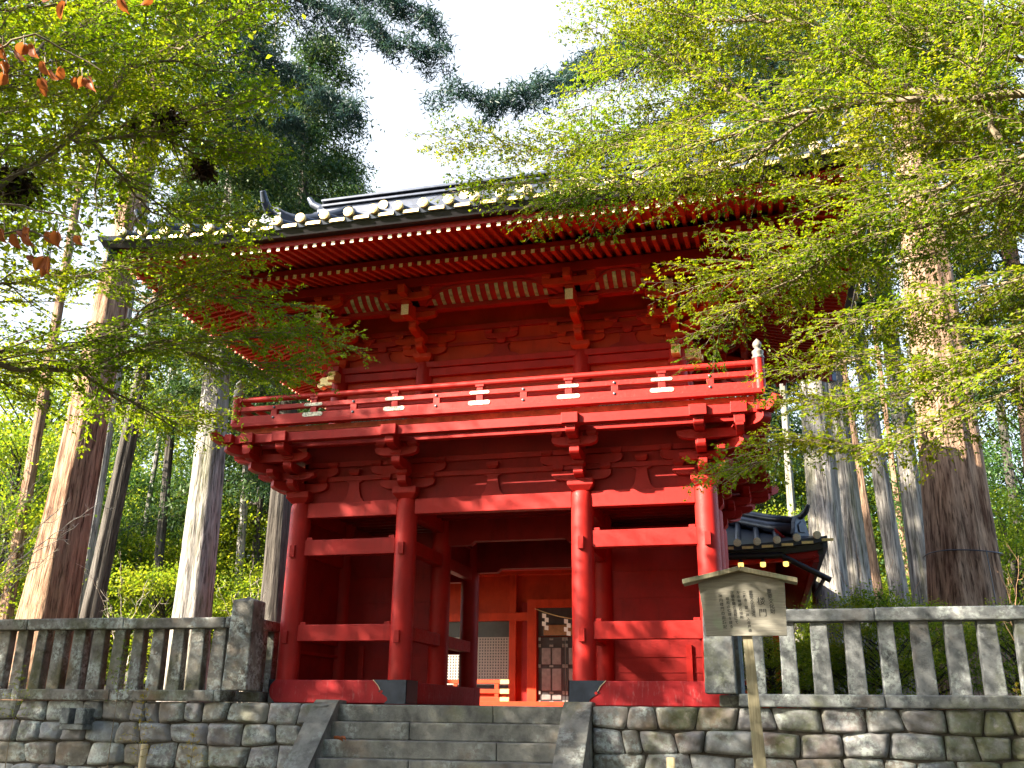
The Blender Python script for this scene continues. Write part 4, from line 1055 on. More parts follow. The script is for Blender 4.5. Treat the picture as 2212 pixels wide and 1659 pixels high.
def unit(a): return a/np.maximum(np.linalg.norm(a, axis=-1, keepdims=True), 1e-9)
class Leaves:
    def __init__(s): s.p = []; s.d = []; s.n = []; s.L = []; s.W = []
    def add(s, p, d, n, L, W):
        k = len(p); s.p.append(p); s.d.append(unit(d)); s.n.append(n); s.L.append(np.broadcast_to(L, (k,))); s.W.append(np.broadcast_to(W, (k,)))
    def mesh(s, name, mat, fold=.12):
        p = np.concatenate(s.p); d = np.concatenate(s.d); n = np.concatenate(s.n); L = np.concatenate(s.L)[:, None]; W = np.concatenate(s.W)[:, None]
        b = unit(np.cross(d, n)); n = np.cross(b, d); k = len(p)
        V = np.empty((k, 4, 3)); V[:, 0] = p; V[:, 1] = p+d*L*.45+b*W*.5+n*W*fold; V[:, 2] = p+d*L-n*L*.08; V[:, 3] = p+d*L*.45-b*W*.5+n*W*fold
        return npmesh(name, V.reshape(-1, 3), np.arange(4*k).reshape(-1, 4), mat)
class Wood:
    def __init__(s): s.V = []; s.F = []; s.n = 0
    def tube(s, P, r0, r1, k=5):
        P = np.asarray(P, float); n = len(P)
        if n < 2: return
        t = np.gradient(P, axis=0); t = unit(t); ref = np.where(np.abs(t[:, 2:3]) > .9, np.array([[1., 0, 0]]), np.array([[0, 0, 1.]]))
        N = unit(np.cross(t, ref)); B = np.cross(t, N); r = np.linspace(r0, r1, n)[:, None, None]
        a = np.arange(k)*2*PI/k
        s.V.append((P[:, None]+(N[:, None]*np.cos(a)[None, :, None]+B[:, None]*np.sin(a)[None, :, None])*r).reshape(-1, 3))
        i = np.arange(n-1)[:, None]*k; j = np.arange(k)[None]; j2 = (j+1) % k
        s.F.append((np.stack([i+j, i+j2, i+k+j2, i+k+j], -1).reshape(-1, 4))+s.n); s.n += n*k
    def mesh(s, name, mat): return npmesh(name, np.concatenate(s.V), np.concatenate(s.F), mat, smooth=True)
def curve(P, step=.12, jit=.0):
    """Catmull-Rom through the points"""
    P = np.asarray(P, float); Q = np.vstack([2*P[0]-P[1], P, 2*P[-1]-P[-2]]); out = []
    for i in range(1, len(Q)-2):
        n = max(2, int(np.linalg.norm(Q[i+1]-Q[i])/step))
        for t in np.arange(n)/n:
            out.append(.5*((2*Q[i])+(-Q[i-1]+Q[i+1])*t+(2*Q[i-1]-5*Q[i]+4*Q[i+1]-Q[i+2])*t*t+(-Q[i-1]+3*Q[i]-3*Q[i+1]+Q[i+2])*t**3))
    out.append(P[-1]); out = np.array(out)
    if jit: out[1:-1] += R.normal(0, jit, (len(out)-2, 3))
    return out
UPV = np.array([0, 0, 1.])
def limb(wood, lv, P, r0, r1, slen=.9, gap=.13, leaf=(.034, .019), start=.12, dens=1., tw=.20, twgap=.055, lgap=.021, droop=.12, bare=.0):
    """a limb with two-ranked side sprays, twigs and leaves lying in near-horizontal planes"""
    C = curve(P, .10, .010); wood.tube(C, r0, r1, 6)
    T = unit(np.gradient(C, axis=0)); seg = np.r_[0, np.cumsum(np.linalg.norm(np.diff(C, axis=0), axis=1))]; tot = seg[-1]
    s = tot*start; sgn = 1
    while s < tot:
        f = s/tot; i = min(np.searchsorted(seg, s), len(C)-1); sgn = -sgn
        t = T[i]; N = unit(np.cross(t, UPV)); a = R.uniform(.55, 1.15)
        d = unit(t*math.cos(a)+sgn*N*math.sin(a)+UPV*R.normal(.02, .16))
        L = slen*(1.05-.55*f)*R.uniform(.55, 1.25)
        spray(wood, lv, C[i], d, t, L, leaf, dens, tw, twgap, lgap, droop, .0035+.007*L*(1-f*.4)); s += gap*R.uniform(.6, 1.5)
    spray(wood, lv, C[-1], T[-1], T[-1], slen*.55, leaf, dens, tw, twgap, lgap, droop, .005)
def spray(wood, lv, p0, d, t, L, leaf, dens, tw, twgap, lgap, droop, r):
    n = max(4, int(L/.09)); q = np.linspace(0, 1, n)[:, None]
    C = p0 + d*L*q + t*(.18*L*q**2) - UPV*(droop*L*q**2) + np.cumsum(R.normal(0, .010, (n, 3)), 0); C[0] = p0
    wood.tube(C, r, .0018, 4)
    T = unit(np.gradient(C, axis=0)); pl = unit(UPV + R.normal(0, .42, 3)); sgn = 1; s = L*.10
    while s < L:
        i = min(n-2, int(s/L*(n-1))); fr = s/L*(n-1)-i; pp = C[i]*(1-fr)+C[i+1]*fr; sgn = -sgn
        b = unit(np.cross(pl, T[i])); a = R.uniform(.6, 1.1); td = unit(T[i]*math.cos(a)+sgn*b*math.sin(a)+pl*R.normal(0, .18))
        l = tw*(1.1-.5*s/L)*R.uniform(.5, 1.35); k = max(3, int(l/lgap*dens))
        u = np.sort(R.uniform(.06, 1, k))[:, None]; P = pp + td*l*u - UPV*(.10*l*u**2)
        if l > .10: wood.tube(np.array([pp, pp+td*l*.55-UPV*.03*l, pp+td*l-UPV*.10*l]), .0022, .0010, 3)
        sd = np.where(np.arange(k) % 2 == 0, 1, -1)[:, None]; bb = unit(np.cross(pl, td))
        dd = td*.65+sd*bb*R.uniform(.5, 1.0, (k, 1))+pl*R.normal(-.08, .22, (k, 1))
        lv.add(P, dd, pl+R.normal(0, .6, (k, 3)), leaf[0]*R.uniform(.55, 1.4, k), leaf[1]*R.uniform(.6, 1.35, k)); s += twgap*R.uniform(.6, 1.4)
def px(L): return np.array([at(*p) for p in L])

def fore_tree(name, label, trunk, limbs, leafm, barkm, extra, **kw):
    """a tree at the edge of the view: its trunk stands beside the path, its limbs reach across"""
    base, zt, rt = trunk; o = empty(name, (base[0], base[1], -1.7), label, 'tree')
    w = Wood(); lv = Leaves()
    tz = np.linspace(-1.75, zt, 14); tp = np.stack([base[0]+.08*np.sin(tz*.7), base[1]+.06*np.cos(tz*.9), tz], 1)
    w.tube(tp, rt, rt*.45, 12); link('trunk', w.mesh('trunk', barkm), o); w = Wood()
    ends = []
    for L, r0, r1, from_trunk in limbs:
        P = px(L)
        if from_trunk:
            p0 = P[0]; hz = min(zt-.3, max(.8, p0[2]-.35*np.hypot(p0[0]-base[0], p0[1]-base[1])))
            P = np.vstack([[base[0], base[1], hz], P])
        limb(w, lv, P, r0, r1, **{**kw, 'start': .22 if from_trunk else .06})
    for P, r0, r1 in extra: limb(w, lv, np.array(P), r0, r1, **kw)
    link('branches', w.mesh('branches', barkm), o); link('foliage', lv.mesh('foliage', leafm), o)
    print(name, sum(len(x) for x in lv.p)); return o

RL = [
 ([(2330, 230, 7.6), (2212, 201, 7.8), (2047, 218, 8.1), (1926, 169, 8.4), (1805, 89, 8.8), (1720, 48, 9.1), (1543, 44, 9.6), (1400, 20, 10)], .045, .008, 1),
 ([(1720, 48, 9.1), (1718, 0, 9.2), (1690, -70, 9.3)], .012, .005, 0),
 ([(2047, 218, 8.1), (1905, 218, 8.4), (1765, 238, 8.7), (1672, 256, 9), (1623, 220, 9.2), (1482, 157, 9.6), (1360, 90, 10)], .030, .006, 0),
 ([(1672, 256, 9), (1563, 298, 9.3), (1482, 322, 9.6), (1350, 392, 9.9), (1200, 440, 10.1)], .018, .005, 0),
 ([(1765, 238, 8.7), (1640, 330, 9.1), (1500, 380, 9.6), (1340, 388, 9.9), (1180, 392, 10.2), (1050, 400, 10.4)], .018, .003, 0),
 ([(2160, 300, 7.9), (2111, 201, 8), (2109, 129, 8.2), (1966, 72, 8.6), (1897, -10, 8.9)], .030, .010, 0),
 ([(2109, 129, 8.2), (2160, 60, 8.2), (2250, -30, 8.2)], .02, .01, 0),
 ([(2330, 300, 7.6), (2212, 338, 7.8), (2006, 415, 8.2), (1865, 494, 8.6), (1740, 525, 9.0), (1640, 520, 9.3)], .028, .004, 1),
 ([(2006, 415, 8.2), (1870, 420, 8.7), (1760, 410, 9.0)], .014, .004, 0),
 ([(2330, 380, 7.6), (2184, 415, 7.9), (2018, 480, 8.3), (1865, 520, 8.7), (1700, 610, 9.1), (1590, 670, 9.4), (1540, 720, 9.6)], .040, .005, 1),
 ([(1865, 520, 8.7), (1760, 560, 8.9), (1620, 590, 9.3), (1500, 620, 9.6)], .014, .004, 0),
 ([(2330, 690, 7.7), (2212, 721, 7.9), (2054, 782, 8.2), (1878, 775, 8.7), (1740, 800, 9)], .022, .004, 1),
 ([(2330, 560, 7.8), (2212, 600, 7.9), (2050, 640, 8.2), (1880, 680, 8.6), (1780, 715, 8.9)], .02, .004, 1),
 ([(2330, 790, 7.6), (2212, 831, 7.8), (2032, 914, 8.2), (1904, 967, 8.5), (1790, 955, 8.8)], .022, .007, 1),
 ([(2330, 760, 7.9), (2150, 800, 8.0), (2000, 840, 8.3), (1850, 870, 8.7), (1740, 870, 9)], .016, .004, 1),
 ([(2330, 100, 8.4), (2200, 60, 8.8), (2000, 20, 9.2), (1800, -40, 9.6)], .03, .01, 1),
 ([(2330, 330, 8.8), (2150, 300, 9.2), (1980, 320, 9.6), (1840, 320, 10), (1720, 310, 10.3)], .03, .006, 1),
 ([(2330, 140, 9.0), (2100, 120, 9.4), (1900, 120, 9.8), (1700, 130, 10.2), (1520, 110, 10.6)], .03, .006, 1),
 ([(2330, 470, 8.8), (2150, 500, 9.1), (1980, 560, 9.4), (1840, 600, 9.8), (1760, 590, 10.0)], .025, .005, 1),
 ([(2330, 260, 8.2), (2180, 250, 8.6), (2020, 290, 8.9), (1900, 330, 9.2)], .02, .005, 1),
 ([(2330, 400, 9.2), (2180, 380, 9.6), (2020, 400, 9.9), (1900, 380, 10.2)], .02, .005, 1),
 ([(2330, 90, 7.8), (2230, 60, 8.0), (2120, 40, 8.3), (2000, 60, 8.6), (1880, 90, 8.9), (1780, 150, 9.2)], .02, .005, 1),
 ([(2330, 640, 8.6), (2200, 660, 8.9), (2060, 700, 9.2), (1940, 720, 9.5)], .016, .005, 1),
 ([(1640, 30, 10.0), (1560, 60, 10.2), (1450, 110, 10.5), (1340, 180, 10.8), (1260, 235, 11)], .012, .003, 0),
 ([(1640, -20, 10.2), (1500, 0, 10.4), (1390, 20, 10.7), (1290, 60, 11)], .012, .003, 0),
 ([(1620, 230, 9.8), (1480, 262, 10), (1380, 300, 10.3), (1270, 325, 10.6), (1130, 325, 10.9), (980, 300, 11.1)], .012, .002, 0),
 ([(1640, 180, 10.4), (1520, 200, 10.6), (1420, 240, 10.8), (1330, 290, 11)], .012, .003, 0),
 ([(2330, 20, 8.8), (2100, -30, 9.2), (1850, 10, 9.8), (1600, -20, 10.3), (1400, -30, 10.8)], .03, .006, 1),
]
rb = at(2520, 700, 7.6)
fore_tree('leafy_tree', 'yellow green leafy tree spreading its fine branches across the right side of the gate', ((float(rb[0]), float(rb[1])), 9.0, .20), RL, LEAF_R, BARK_M,
          [([tuple(at(2400, 640, 8.4)), tuple(at(2212, 427, 8.6)), tuple(at(2143, 355, 8.7)), tuple(at(2067, 298, 8.8)), tuple(at(1960, 260, 9.0))], .075, .02),
           ([tuple(at(1904, 967, 8.5)), tuple(at(1800, 960, 8.8)), tuple(at(1720, 950, 9.0)), tuple(at(1660, 985, 9.2)), tuple(at(1590, 1010, 9.4))], .008, .003)],
          slen=.88, gap=.068, leaf=(.036, .021), tw=.24, twgap=.042, lgap=.0165)
LL = [
 ([(-150, 470, 6.0), (0, 403, 6.2), (64, 359, 6.4), (153, 298, 6.6), (214, 242, 6.8), (282, 149, 7.0), (363, 133, 7.3), (450, 150, 7.6)], .032, .008, 1),
 ([(153, 298, 6.6), (202, 310, 6.8), (322, 294, 7.2), (420, 330, 7.6), (520, 330, 8.0)], .016, .004, 0),
 ([(202, 310, 6.8), (282, 403, 7.2), (330, 456, 7.6), (420, 470, 8), (500, 480, 8.4)], .012, .003, 0),
 ([(-120, 800, 6.2), (0, 792, 6.4), (172, 797, 7.0), (344, 738, 7.6), (483, 733, 8.2), (620, 722, 8.7), (700, 735, 9.0)], .026, .004, 1),
 ([(-60, 770, 6.3), (11, 762, 6.5), (177, 749, 7.0), (290, 690, 7.5), (400, 640, 8.0), (520, 650, 8.5), (620, 680, 8.9)], .022, .004, 1),
 ([(290, 690, 7.5), (370, 610, 8), (430, 580, 8.3), (470, 560, 8.5)], .010, .003, 0),
 ([(344, 738, 7.6), (460, 780, 8.2), (570, 800, 8.7), (650, 790, 9.0)], .010, .003, 0),
 ([(-100, 200, 6), (0, 160, 6.2), (100, 100, 6.6), (200, 40, 7), (320, -20, 7.5)], .028, .01, 1),
 ([(363, 133, 7.3), (450, 60, 7.8), (540, 20, 8.2)], .012, .005, 0),
 ([(322, 294, 7.2), (430, 230, 7.8), (540, 220, 8.4)], .010, .004, 0),
 ([(172, 797, 7), (250, 860, 7.4), (330, 900, 8), (420, 900, 8.4)], .012, .004, 0),
 ([(-120, 300, 6.3), (0, 250, 6.6), (120, 200, 7.0), (260, 210, 7.5), (360, 230, 8)], .02, .004, 1),
 ([(-120, 60, 6.6), (0, 30, 6.9), (150, 10, 7.3), (280, 40, 7.8), (400, 30, 8.2)], .02, .004, 1),
 ([(-100, 420, 7), (60, 400, 7.4), (200, 390, 7.9), (340, 370, 8.4)], .018, .004, 1),
 ([(-100, 640, 6.6), (60, 600, 7.0), (190, 590, 7.5), (300, 560, 8.0), (390, 540, 8.4)], .016, .004, 1),
]
lb = at(-420, 900, 6.2)
fore_tree('leafy_tree', 'fresh green leafy tree whose branches hang over the left end of the gate roof', ((float(lb[0]), float(lb[1])), 7.5, .17), LL, LEAF_L, BARK_M, [],
          slen=.80, gap=.062, leaf=(.034, .020), tw=.22, twgap=.042, lgap=.0165)

# ------------------------------------------------------------------ trees: the forest behind
def big_trunk(base, top, r0, r1, mat, parent, flare=.35, seed=0, n=48, k=44):
    rg = np.random.default_rng(seed); base = np.array(base, float); top = np.array(top, float); H = np.linalg.norm(top-base)
    q = np.linspace(0, 1, n)[:, None]; a = np.arange(k)/k*2*PI; ph = rg.uniform(0, 6, 6)
    C = base+(top-base)*q + np.stack([.10*np.sin(q[:, 0]*5+ph[0])*q[:, 0], .10*np.sin(q[:, 0]*4+ph[1])*q[:, 0], 0*q[:, 0]], 1)
    zq = q[:, 0]*H; r = np.interp(zq, [0, min(10, H*.6), H], [r0, r1, min(r1*.3, .07)]) + r0*flare*np.exp(-q[:, 0]*H/1.3)
    flu = 1+.045*np.sin(a*5+ph[2])[None]+.03*np.sin(a*9+ph[3])[None]*np.ones((n, 1))+.02*np.sin(a[None]*13+q*9+ph[4])
    flu = flu + .022*np.repeat(rg.normal(0, 1, (1, k)), n, 0)*(.7+.5*np.sin(q*17+np.arange(k)[None])) + rg.normal(0, .006, flu.shape)
    rr = r[:, None]*flu
    V = np.stack([C[:, 0:1]+np.cos(a)[None]*rr, C[:, 1:2]+np.sin(a)[None]*rr, np.repeat(C[:, 2:3], k, 1)], -1).reshape(-1, 3)
    i = np.arange(n-1)[:, None]*k; j = np.arange(k)[None]; j2 = (j+1) % k
    F = np.stack([i+j, i+j2, i+k+j2, i+k+j], -1).reshape(-1, 4)
    return link('trunk', npmesh('trunk', V, F, mat, smooth=True), parent)
def tufts(lv, C, n, size, rg, leaf=(.13, .022), hang=.25):
    """needle sprays round the points C"""
    k = len(C)*n; P = np.repeat(C, n, 0)+rg.normal(0, size*.55, (k, 3))*np.array([1, 1, .6]); d = rg.normal(0, 1, (k, 3)); d[:, 2] -= hang
    lv.add(P, d, rg.normal(0, 1, (k, 3)), leaf[0]*rg.uniform(.6, 1.3, k), leaf[1]*rg.uniform(.7, 1.3, k))
def cedar_limb(w, lv, P, r0, r1, rg, size=.35, n=26, leaf=(.13, .02), step=.25, sub=True):
    C = curve(P, .25, .02); w.tube(C, r0, r1, 6); T = unit(np.gradient(C, axis=0)); m = len(C)
    for i in range(int(m*.25), m):
        f = i/m
        for sgn in (-1, 1):
            if rg.random() < .12: continue
            N = unit(np.cross(T[i], UPV)); L = (1.3-.9*f)*rg.uniform(.4, 1.1)*size*3
            d = unit(T[i]*.6+sgn*N+UPV*rg.normal(-.1, .25)); q = np.linspace(0, 1, 6)[:, None]
            S = C[i]+d*L*q-UPV*.25*L*q**2+np.cumsum(rg.normal(0, .02, (6, 3)), 0); w.tube(S, .012, .004, 4)
            tufts(lv, S[2:], n, size*.45, rg, leaf)
    tufts(lv, C[int(m*.55):], n, size*.4, rg, leaf)
def conifer_crown(H, rad, seed, leafm, n_limb=46, per=150, leaf=(.17, .05)):
    """crown of a tall cedar: whorls of drooping boughs, broken into clumps; origin at the foot of the crown"""
    rg = np.random.default_rng(seed); lv = Leaves(); w = Wood()
    for b in range(n_limb):
        z = H*(b+rg.uniform(0, .9))/n_limb; f = z/H; R_ = rad*(1-f)**.75*rg.uniform(.55, 1.15)+.25
        a = b*2.4+rg.uniform(-.5, .5); d = np.array([math.cos(a), math.sin(a), 0]); q = np.linspace(0, 1, 7)[:, None]
        S = np.array([0, 0, z])+d*R_*q+UPV*(R_*.22*q-R_*.42*q**2); w.tube(S, .05*(1-f)+.012, .008, 5)
        nc = int(4+R_*3.2); tq = rg.uniform(.28, 1.05, nc)[:, None]; lat = np.cross(d, UPV)
        C = np.array([0, 0, z])+d*R_*tq+UPV*(R_*.22*tq-R_*.42*tq**2)+lat*rg.normal(0, .22*R_, (nc, 1))*tq+rg.normal(0, .12, (nc, 3))
        k = max(10, int(per/ nc * (.5+R_/rad)*2.2)); P = np.repeat(C, k, 0)+rg.normal(0, 1, (nc*k, 3))*np.array([.30, .30, .16])
        dd = rg.normal(0, 1, (nc*k, 3))+d*.6; dd[:, 2] -= .5
        lv.add(P, dd, rg.normal(0, .6, (nc*k, 3))+UPV, leaf[0]*rg.uniform(.6, 1.3, nc*k), leaf[1]*rg.uniform(.7, 1.3, nc*k))
    return lv.mesh('crown', leafm), w.mesh('boughs', BARK_D)
def broad_crown(H, rad, seed, leafm, clumps=90, per=260, leaf=(.12, .075)):
    """crown of a broadleaf tree: flattened leaf clumps on forking limbs; origin at the foot of the tree"""
    rg = np.random.default_rng(seed); lv = Leaves(); w = Wood()
    w.tube(np.array([[0, 0, 0], [.1, .05, H*.3], [.0, .1, H*.6], [.1, 0, H*.9]]), .16, .03, 7)
    for c in range(clumps):
        u = rg.normal(0, 1, 3); u /= np.linalg.norm(u); r = rg.uniform(.25, 1)**.5
        p = np.array([u[0]*rad*r, u[1]*rad*r, H*.56+u[2]*H*.44*r]); s = rg.uniform(.35, .8)*rad*.34
        z0 = max(.15*H, p[2]-rg.uniform(.6, 1.2)*np.hypot(p[0], p[1])); q = np.linspace(0, 1, 5)[:, None]; a0 = np.array([0, 0, z0])
        w.tube(a0+(p-a0)*q+UPV*(.12*rad*q*(1-q)), .035, .006, 4)
        k = int(per*rg.uniform(.5, 1.4)); P = p+rg.normal(0, 1, (k, 3))*np.array([s, s, s*.38])
        lv.add(P, rg.normal(0, 1, (k, 3))+np.array([0, 0, -.3]), rg.normal(0, .55, (k, 3))+UPV, leaf[0]*rg.uniform(.6, 1.3, k), leaf[1]*rg.uniform(.7, 1.3, k))
    return lv.mesh('crown', leafm), w.mesh('limbs', BARK_D)

CON = [conifer_crown(15, 3.6, 1, NEEDLE, 60, 420), conifer_crown(13, 3.2, 2, NEEDLE, 52, 420)]
BRO = [broad_crown(9, 3.2, 3, LEAF_B), broad_crown(7, 3.0, 4, LEAF_B, 80), broad_crown(10, 3.4, 5, LEAF_D, 100), broad_crown(4.2, 2.2, 6, LEAF_B, 50, 220, (.10, .06))]

BRO.append(broad_crown(4.2, 2.4, 9, LEAF_B, 26, 60, (.10, .06)))
def cedar(label, pts, r0, r1, mat, top=24, crown=None, seed=0, limbs=(), flare=.35, group='tall straight cedar trunks'):
    """pts: two sightings (u, v, depth) of the same straight trunk"""
    a, b = at(*pts[0]), at(*pts[1]); d = (b-a)/(b[2]-a[2]); top = min(top, crown[1]+(15, 13)[crown[0]]*crown[2]-.6) if crown else top; base = a+d*(-.12-a[2]); tp = a+d*(top-a[2])
    o = empty('cedar_tree', tuple(float(x) for x in base), label, 'tree', group)
    big_trunk(base, tp, r0, r1, mat, o, flare, seed)
    if crown is not None:
        ci, z0, sc_ = crown; me, wd = CON[ci]
        for nm, msh in (('crown', me), ('boughs', wd)):
            c = bpy.data.objects.new(nm, msh); col.objects.link(c); c.parent = o
            p = a+d*(z0-a[2])-base; c.location = tuple(float(x) for x in p); c.scale = (sc_,)*3; c.rotation_euler = (0, 0, seed*1.3)
    if limbs:
        rg = np.random.default_rng(seed+50); w = Wood(); lv = Leaves()
        for L, q0, q1 in limbs:
            P = px(L); zz = P[0][2]-.3; root = a+d*(zz-a[2]); cedar_limb(w, lv, np.vstack([root, P]), q0, q1, rg, .50, 34, (.17, .030))
        link('boughs', w.mesh('boughs', BARK_D), o); link('foliage', lv.mesh('foliage', NEEDLE_B), o)
    return o
cedar('massive reddish brown cedar trunk rising behind the left stone fence', ((92, 1400, 20), (345, 150, 25.2)), .56, .36, BARK_C, 26, (0, 14.5, 1.0), 1,
      limbs=[([(500, -60, 25), (649, 0, 24), (766, 40, 23), (820, 68, 22.6), (853, 96, 22.3), (942, 115, 22)], .11, .02), ([(480, -120, 26), (700, -60, 24), (860, 0, 22.5), (938, 48, 22)], .07, .015), ([(420, 60, 25), (560, 110, 24.3), (680, 190, 23.8), (760, 230, 23.4)], .07, .015), ([(400, 180, 24.6), (540, 230, 24), (640, 260, 23.4)], .06, .012)])
cedar('huge brown cedar trunk with a dark wire round it right of the fence', ((2112, 1480, 20), (2008, 600, 23.35)), .80, .54, BARK_C, 26, (1, 15, 1.0), 2, flare=.30)
cedar('pale grey cedar trunk with peeling bark standing left of the gate', ((412, 1330, 24), (440, 1060, 25.2)), .47, .34, BARK_G, 24, (1, 9, .9), 3)
cedar('dark slim cedar trunk close beside the left gate column', ((587, 1330, 27), (604, 1100, 28)), .36, .28, BARK_D, 36, (1, 9, 1.05), 4)
cedar('dark brown mossy trunk between the big left trunk and the pale one', ((200, 1320, 27), (268, 1000, 28.4)), .30, .22, BARK_D, 36, None, 5)
cedar('thin pale grey trunk just right of the massive left trunk', ((172, 1310, 33), (224, 1000, 34.6)), .24, .18, BARK_G, 36, None, 6)
cedar('thinnest pale trunk far back behind the left fence', ((283, 1320, 40), (303, 1200, 40.7)), .14, .10, BARK_G, 36, None, 7)
cedar('wide grey cedar trunk behind the corner of the hall roof', ((1795, 1300, 26), (1768, 950, 27.6)), .52, .40, BARK_G, 26, (0, 12, 1.0), 8,
      limbs=[([(1640, 110, 29), (1480, 120, 26), (1315, 142, 24), (1160, 188, 22.5), (1097, 208, 22), (1041, 221, 21.6), (972, 196, 21.2)], .12, .02), ([(1600, 0, 30), (1480, 20, 27), (1350, 90, 25), (1230, 150, 23.5)], .09, .02), ([(1620, 190, 28), (1480, 250, 25.5), (1350, 300, 24), (1250, 330, 23)], .08, .015)])
cedar('grey cedar trunk tight against the wide one behind the hall', ((1858, 1300, 28), (1812, 950, 29.8)), .42, .33, BARK_G, 26, (1, 12, 1.0), 9)
cedar('sunlit cream trunk right of the paired grey trunks', ((1895, 1300, 34), (1848, 1000, 35.5)), .28, .22, BARK_C, 36, None, 10)
cedar('slim grey trunk leaning behind the cream one', ((1928, 1200, 32), (1888, 950, 33.2)), .32, .26, BARK_G, 36, None, 11)
cedar('brightly sunlit trunk beside the huge right cedar', ((1990, 1250, 29), (1952, 950, 30.4)), .35, .28, BARK_G, 36, None, 12)
cedar('brown trunk far right beyond the huge cedar', ((2290, 1400, 24), (2225, 900, 26.2)), .38, .28, BARK_C, 24, (0, 8, .9), 13)
for lab, u0, v0, u1, v1, t, r, mt, sd in (
        ('thin dark trunk between the pale grey trunk and the thinnest pale one', 335, 1290, 352, 1100, 37, .20, BARK_D, 31), ('thin grey trunk right of the pale grey peeling trunk', 512, 1300, 526, 1100, 39, .19, BARK_G, 32),
        ('slim brown trunk at the far left edge of the wood', 18, 1300, 62, 1050, 33, .24, BARK_C, 33), ('slim pale trunk above the hall roof beside the gate', 1712, 1150, 1700, 980, 42, .22, BARK_G, 34),
        ('thin grey trunk just left of the huge right cedar', 2028, 1250, 1998, 1000, 41, .22, BARK_G, 35), ('thin dark trunk just right of the huge right cedar', 2196, 1150, 2170, 950, 40, .24, BARK_D, 36),
        ('slender cream trunk between the slim grey and the sunlit trunk', 1955, 1200, 1928, 1000, 43, .17, BARK_C, 37)):
    cedar(lab, ((u0, v0, t), (u1, v1, t+(v0-v1)/2030*t*.34)), r, r*.8, mt, 38, None, sd)
# wire round the big trunk
a, b = at(2112, 1480, 20), at(2008, 600, 23.35); d = (b-a)/(b[2]-a[2]); zz = 3.3; c = a+d*(zz-a[2])
m = MB(); m.tube([(c[0]+.80*math.cos(t), c[1]+.80*math.sin(t), zz+.03*math.sin(t*2)) for t in np.linspace(0, 2*PI, 40)], .014, 5); m.tube([(c[0]+.34, c[1]-.74, zz), (c[0]+.37, c[1]-.78, zz-1.4), (c[0]+.42, c[1]-.90, .0)], .012, 5)
tag(m.build('wire_band', BLK, None, smooth=True), 'thin dark wire tied round the huge right cedar trunk', 'wire')

def plant_tree(name, label, mesh_i, u, t, sc_, seed, group, zs=1., z=-.1):
    x, y, _ = gx(u, t); hz_ = z if y < 26 else z+(y-26)**1.1*.07
    o = empty(name, (x, y, hz_), label, 'tree', group); me, wd = BRO[mesh_i]
    for nm, msh in (('crown', me), ('limbs', wd)):
        c = bpy.data.objects.new(nm, msh); col.objects.link(c); c.parent = o; c.scale = (sc_, sc_, sc_*zs); c.rotation_euler = (0, 0, seed*2.1)
    return o
for k, (u, t, sc_, lab) in enumerate(((1668, 17, .42, 'low green bush behind the right fence beside the notice board'), (1742, 19, .45, 'low green bush behind the right fence below the hall corner'), (1838, 18, .40, 'low green bush behind the right fence under the paired trunks'), (1935, 17, .55, 'leafy green bush behind the middle of the right fence'), (2005, 18, .50, 'leafy green bush left of the huge cedar foot'), (2215, 17, .5, 'leafy green bush right of the huge cedar foot'))):
    x, y, _ = gx(u, t); o = empty('bush', (x, y, -.1), lab, 'bush', 'low bushes behind the right fence')
    for nm, msh in zip(('foliage', 'stems'), BRO[3]):
        c = bpy.data.objects.new(nm, msh); col.objects.link(c); c.parent = o; c.scale = (sc_*1.1, sc_*1.1, sc_*(.8 if u < 1900 else 1.0)); c.rotation_euler = (0, 0, k*1.9)
G1 = 'sunny trees filling the gaps between the cedars'
spots = [(0, 30, -20, 50, 2.3), (0, 30, 125, 54, 2.4), (0, 30, 215, 58, 2.3), (0, 30, -60, 34, 1.25), (2, 40, 70, 38, 1.2), (1, 12, 150, 40, 1.2), (0, 14, 300, 45, 1.2), (2, 15, 360, 42, 1.15), (1, 11, 470, 40, 1.3), (0, 17, 520, 44, 1.2), (3, 3, 330, 33, 1.2), (3, 3, 530, 34, 1.2), (2, 9, 600, 46, 1.3), (0, 8, 250, 50, 1.4), (0, 8, 30, 46, 1.7),
         (1, 1, 1640, 38, 1.2), (0, 1, 1700, 44, 1.35), (2, 1, 1830, 50, 1.3), (1, 1, 1930, 44, 1.3), (3, 1, 1900, 40, 1.3), (3, 1, 2010, 40, 1.3), (0, 1, 2060, 44, 1.3), (2, 1, 2150, 40, 1.2), (1, 1, 2230, 34, 1.2), (2, 1, 2300, 40, 1.4), (0, 1, 1980, 54, 1.5), (0, 1, 1620, 54, 1.5)]
places = {-20: 'tallest at the left edge of the wood', 125: 'tall and broad behind the massive left trunk', 215: 'tall one between the massive left trunk and the pale grey one', -60: 'at the far left edge behind the fence', 70: 'behind the massive reddish left trunk', 150: 'low beside the massive reddish left trunk', 300: 'behind the thinnest pale trunk', 360: 'tallest of those left of the pale grey peeling trunk', 470: 'just right of the pale grey peeling trunk', 520: 'between the pale grey trunk and the dark slim one', 330: 'small and low in front of the pale grey trunk', 530: 'small and low by the fence corner post', 600: 'far behind the left gate column', 250: 'far back left of the pale grey trunk', 30: 'far back at the left edge',
          1640: 'right behind the hall roof', 1700: 'above the hall roof left of the wide grey trunk', 1830: 'far back between the paired grey trunks', 1930: 'behind the slim grey trunk', 1900: 'small and low by the cream trunk', 2010: 'small and low by the huge right trunk', 2060: 'just behind the huge right trunk', 2150: 'right of the huge trunk', 2230: 'at the right edge behind the fence', 2300: 'far back at the right edge', 1980: 'far back behind the sunlit trunk', 1620: 'far back above the hall'}
kind = ['sunny yellow green tree ', 'bushy yellow green tree ', 'deep green tree ', 'small bright sapling tree ']
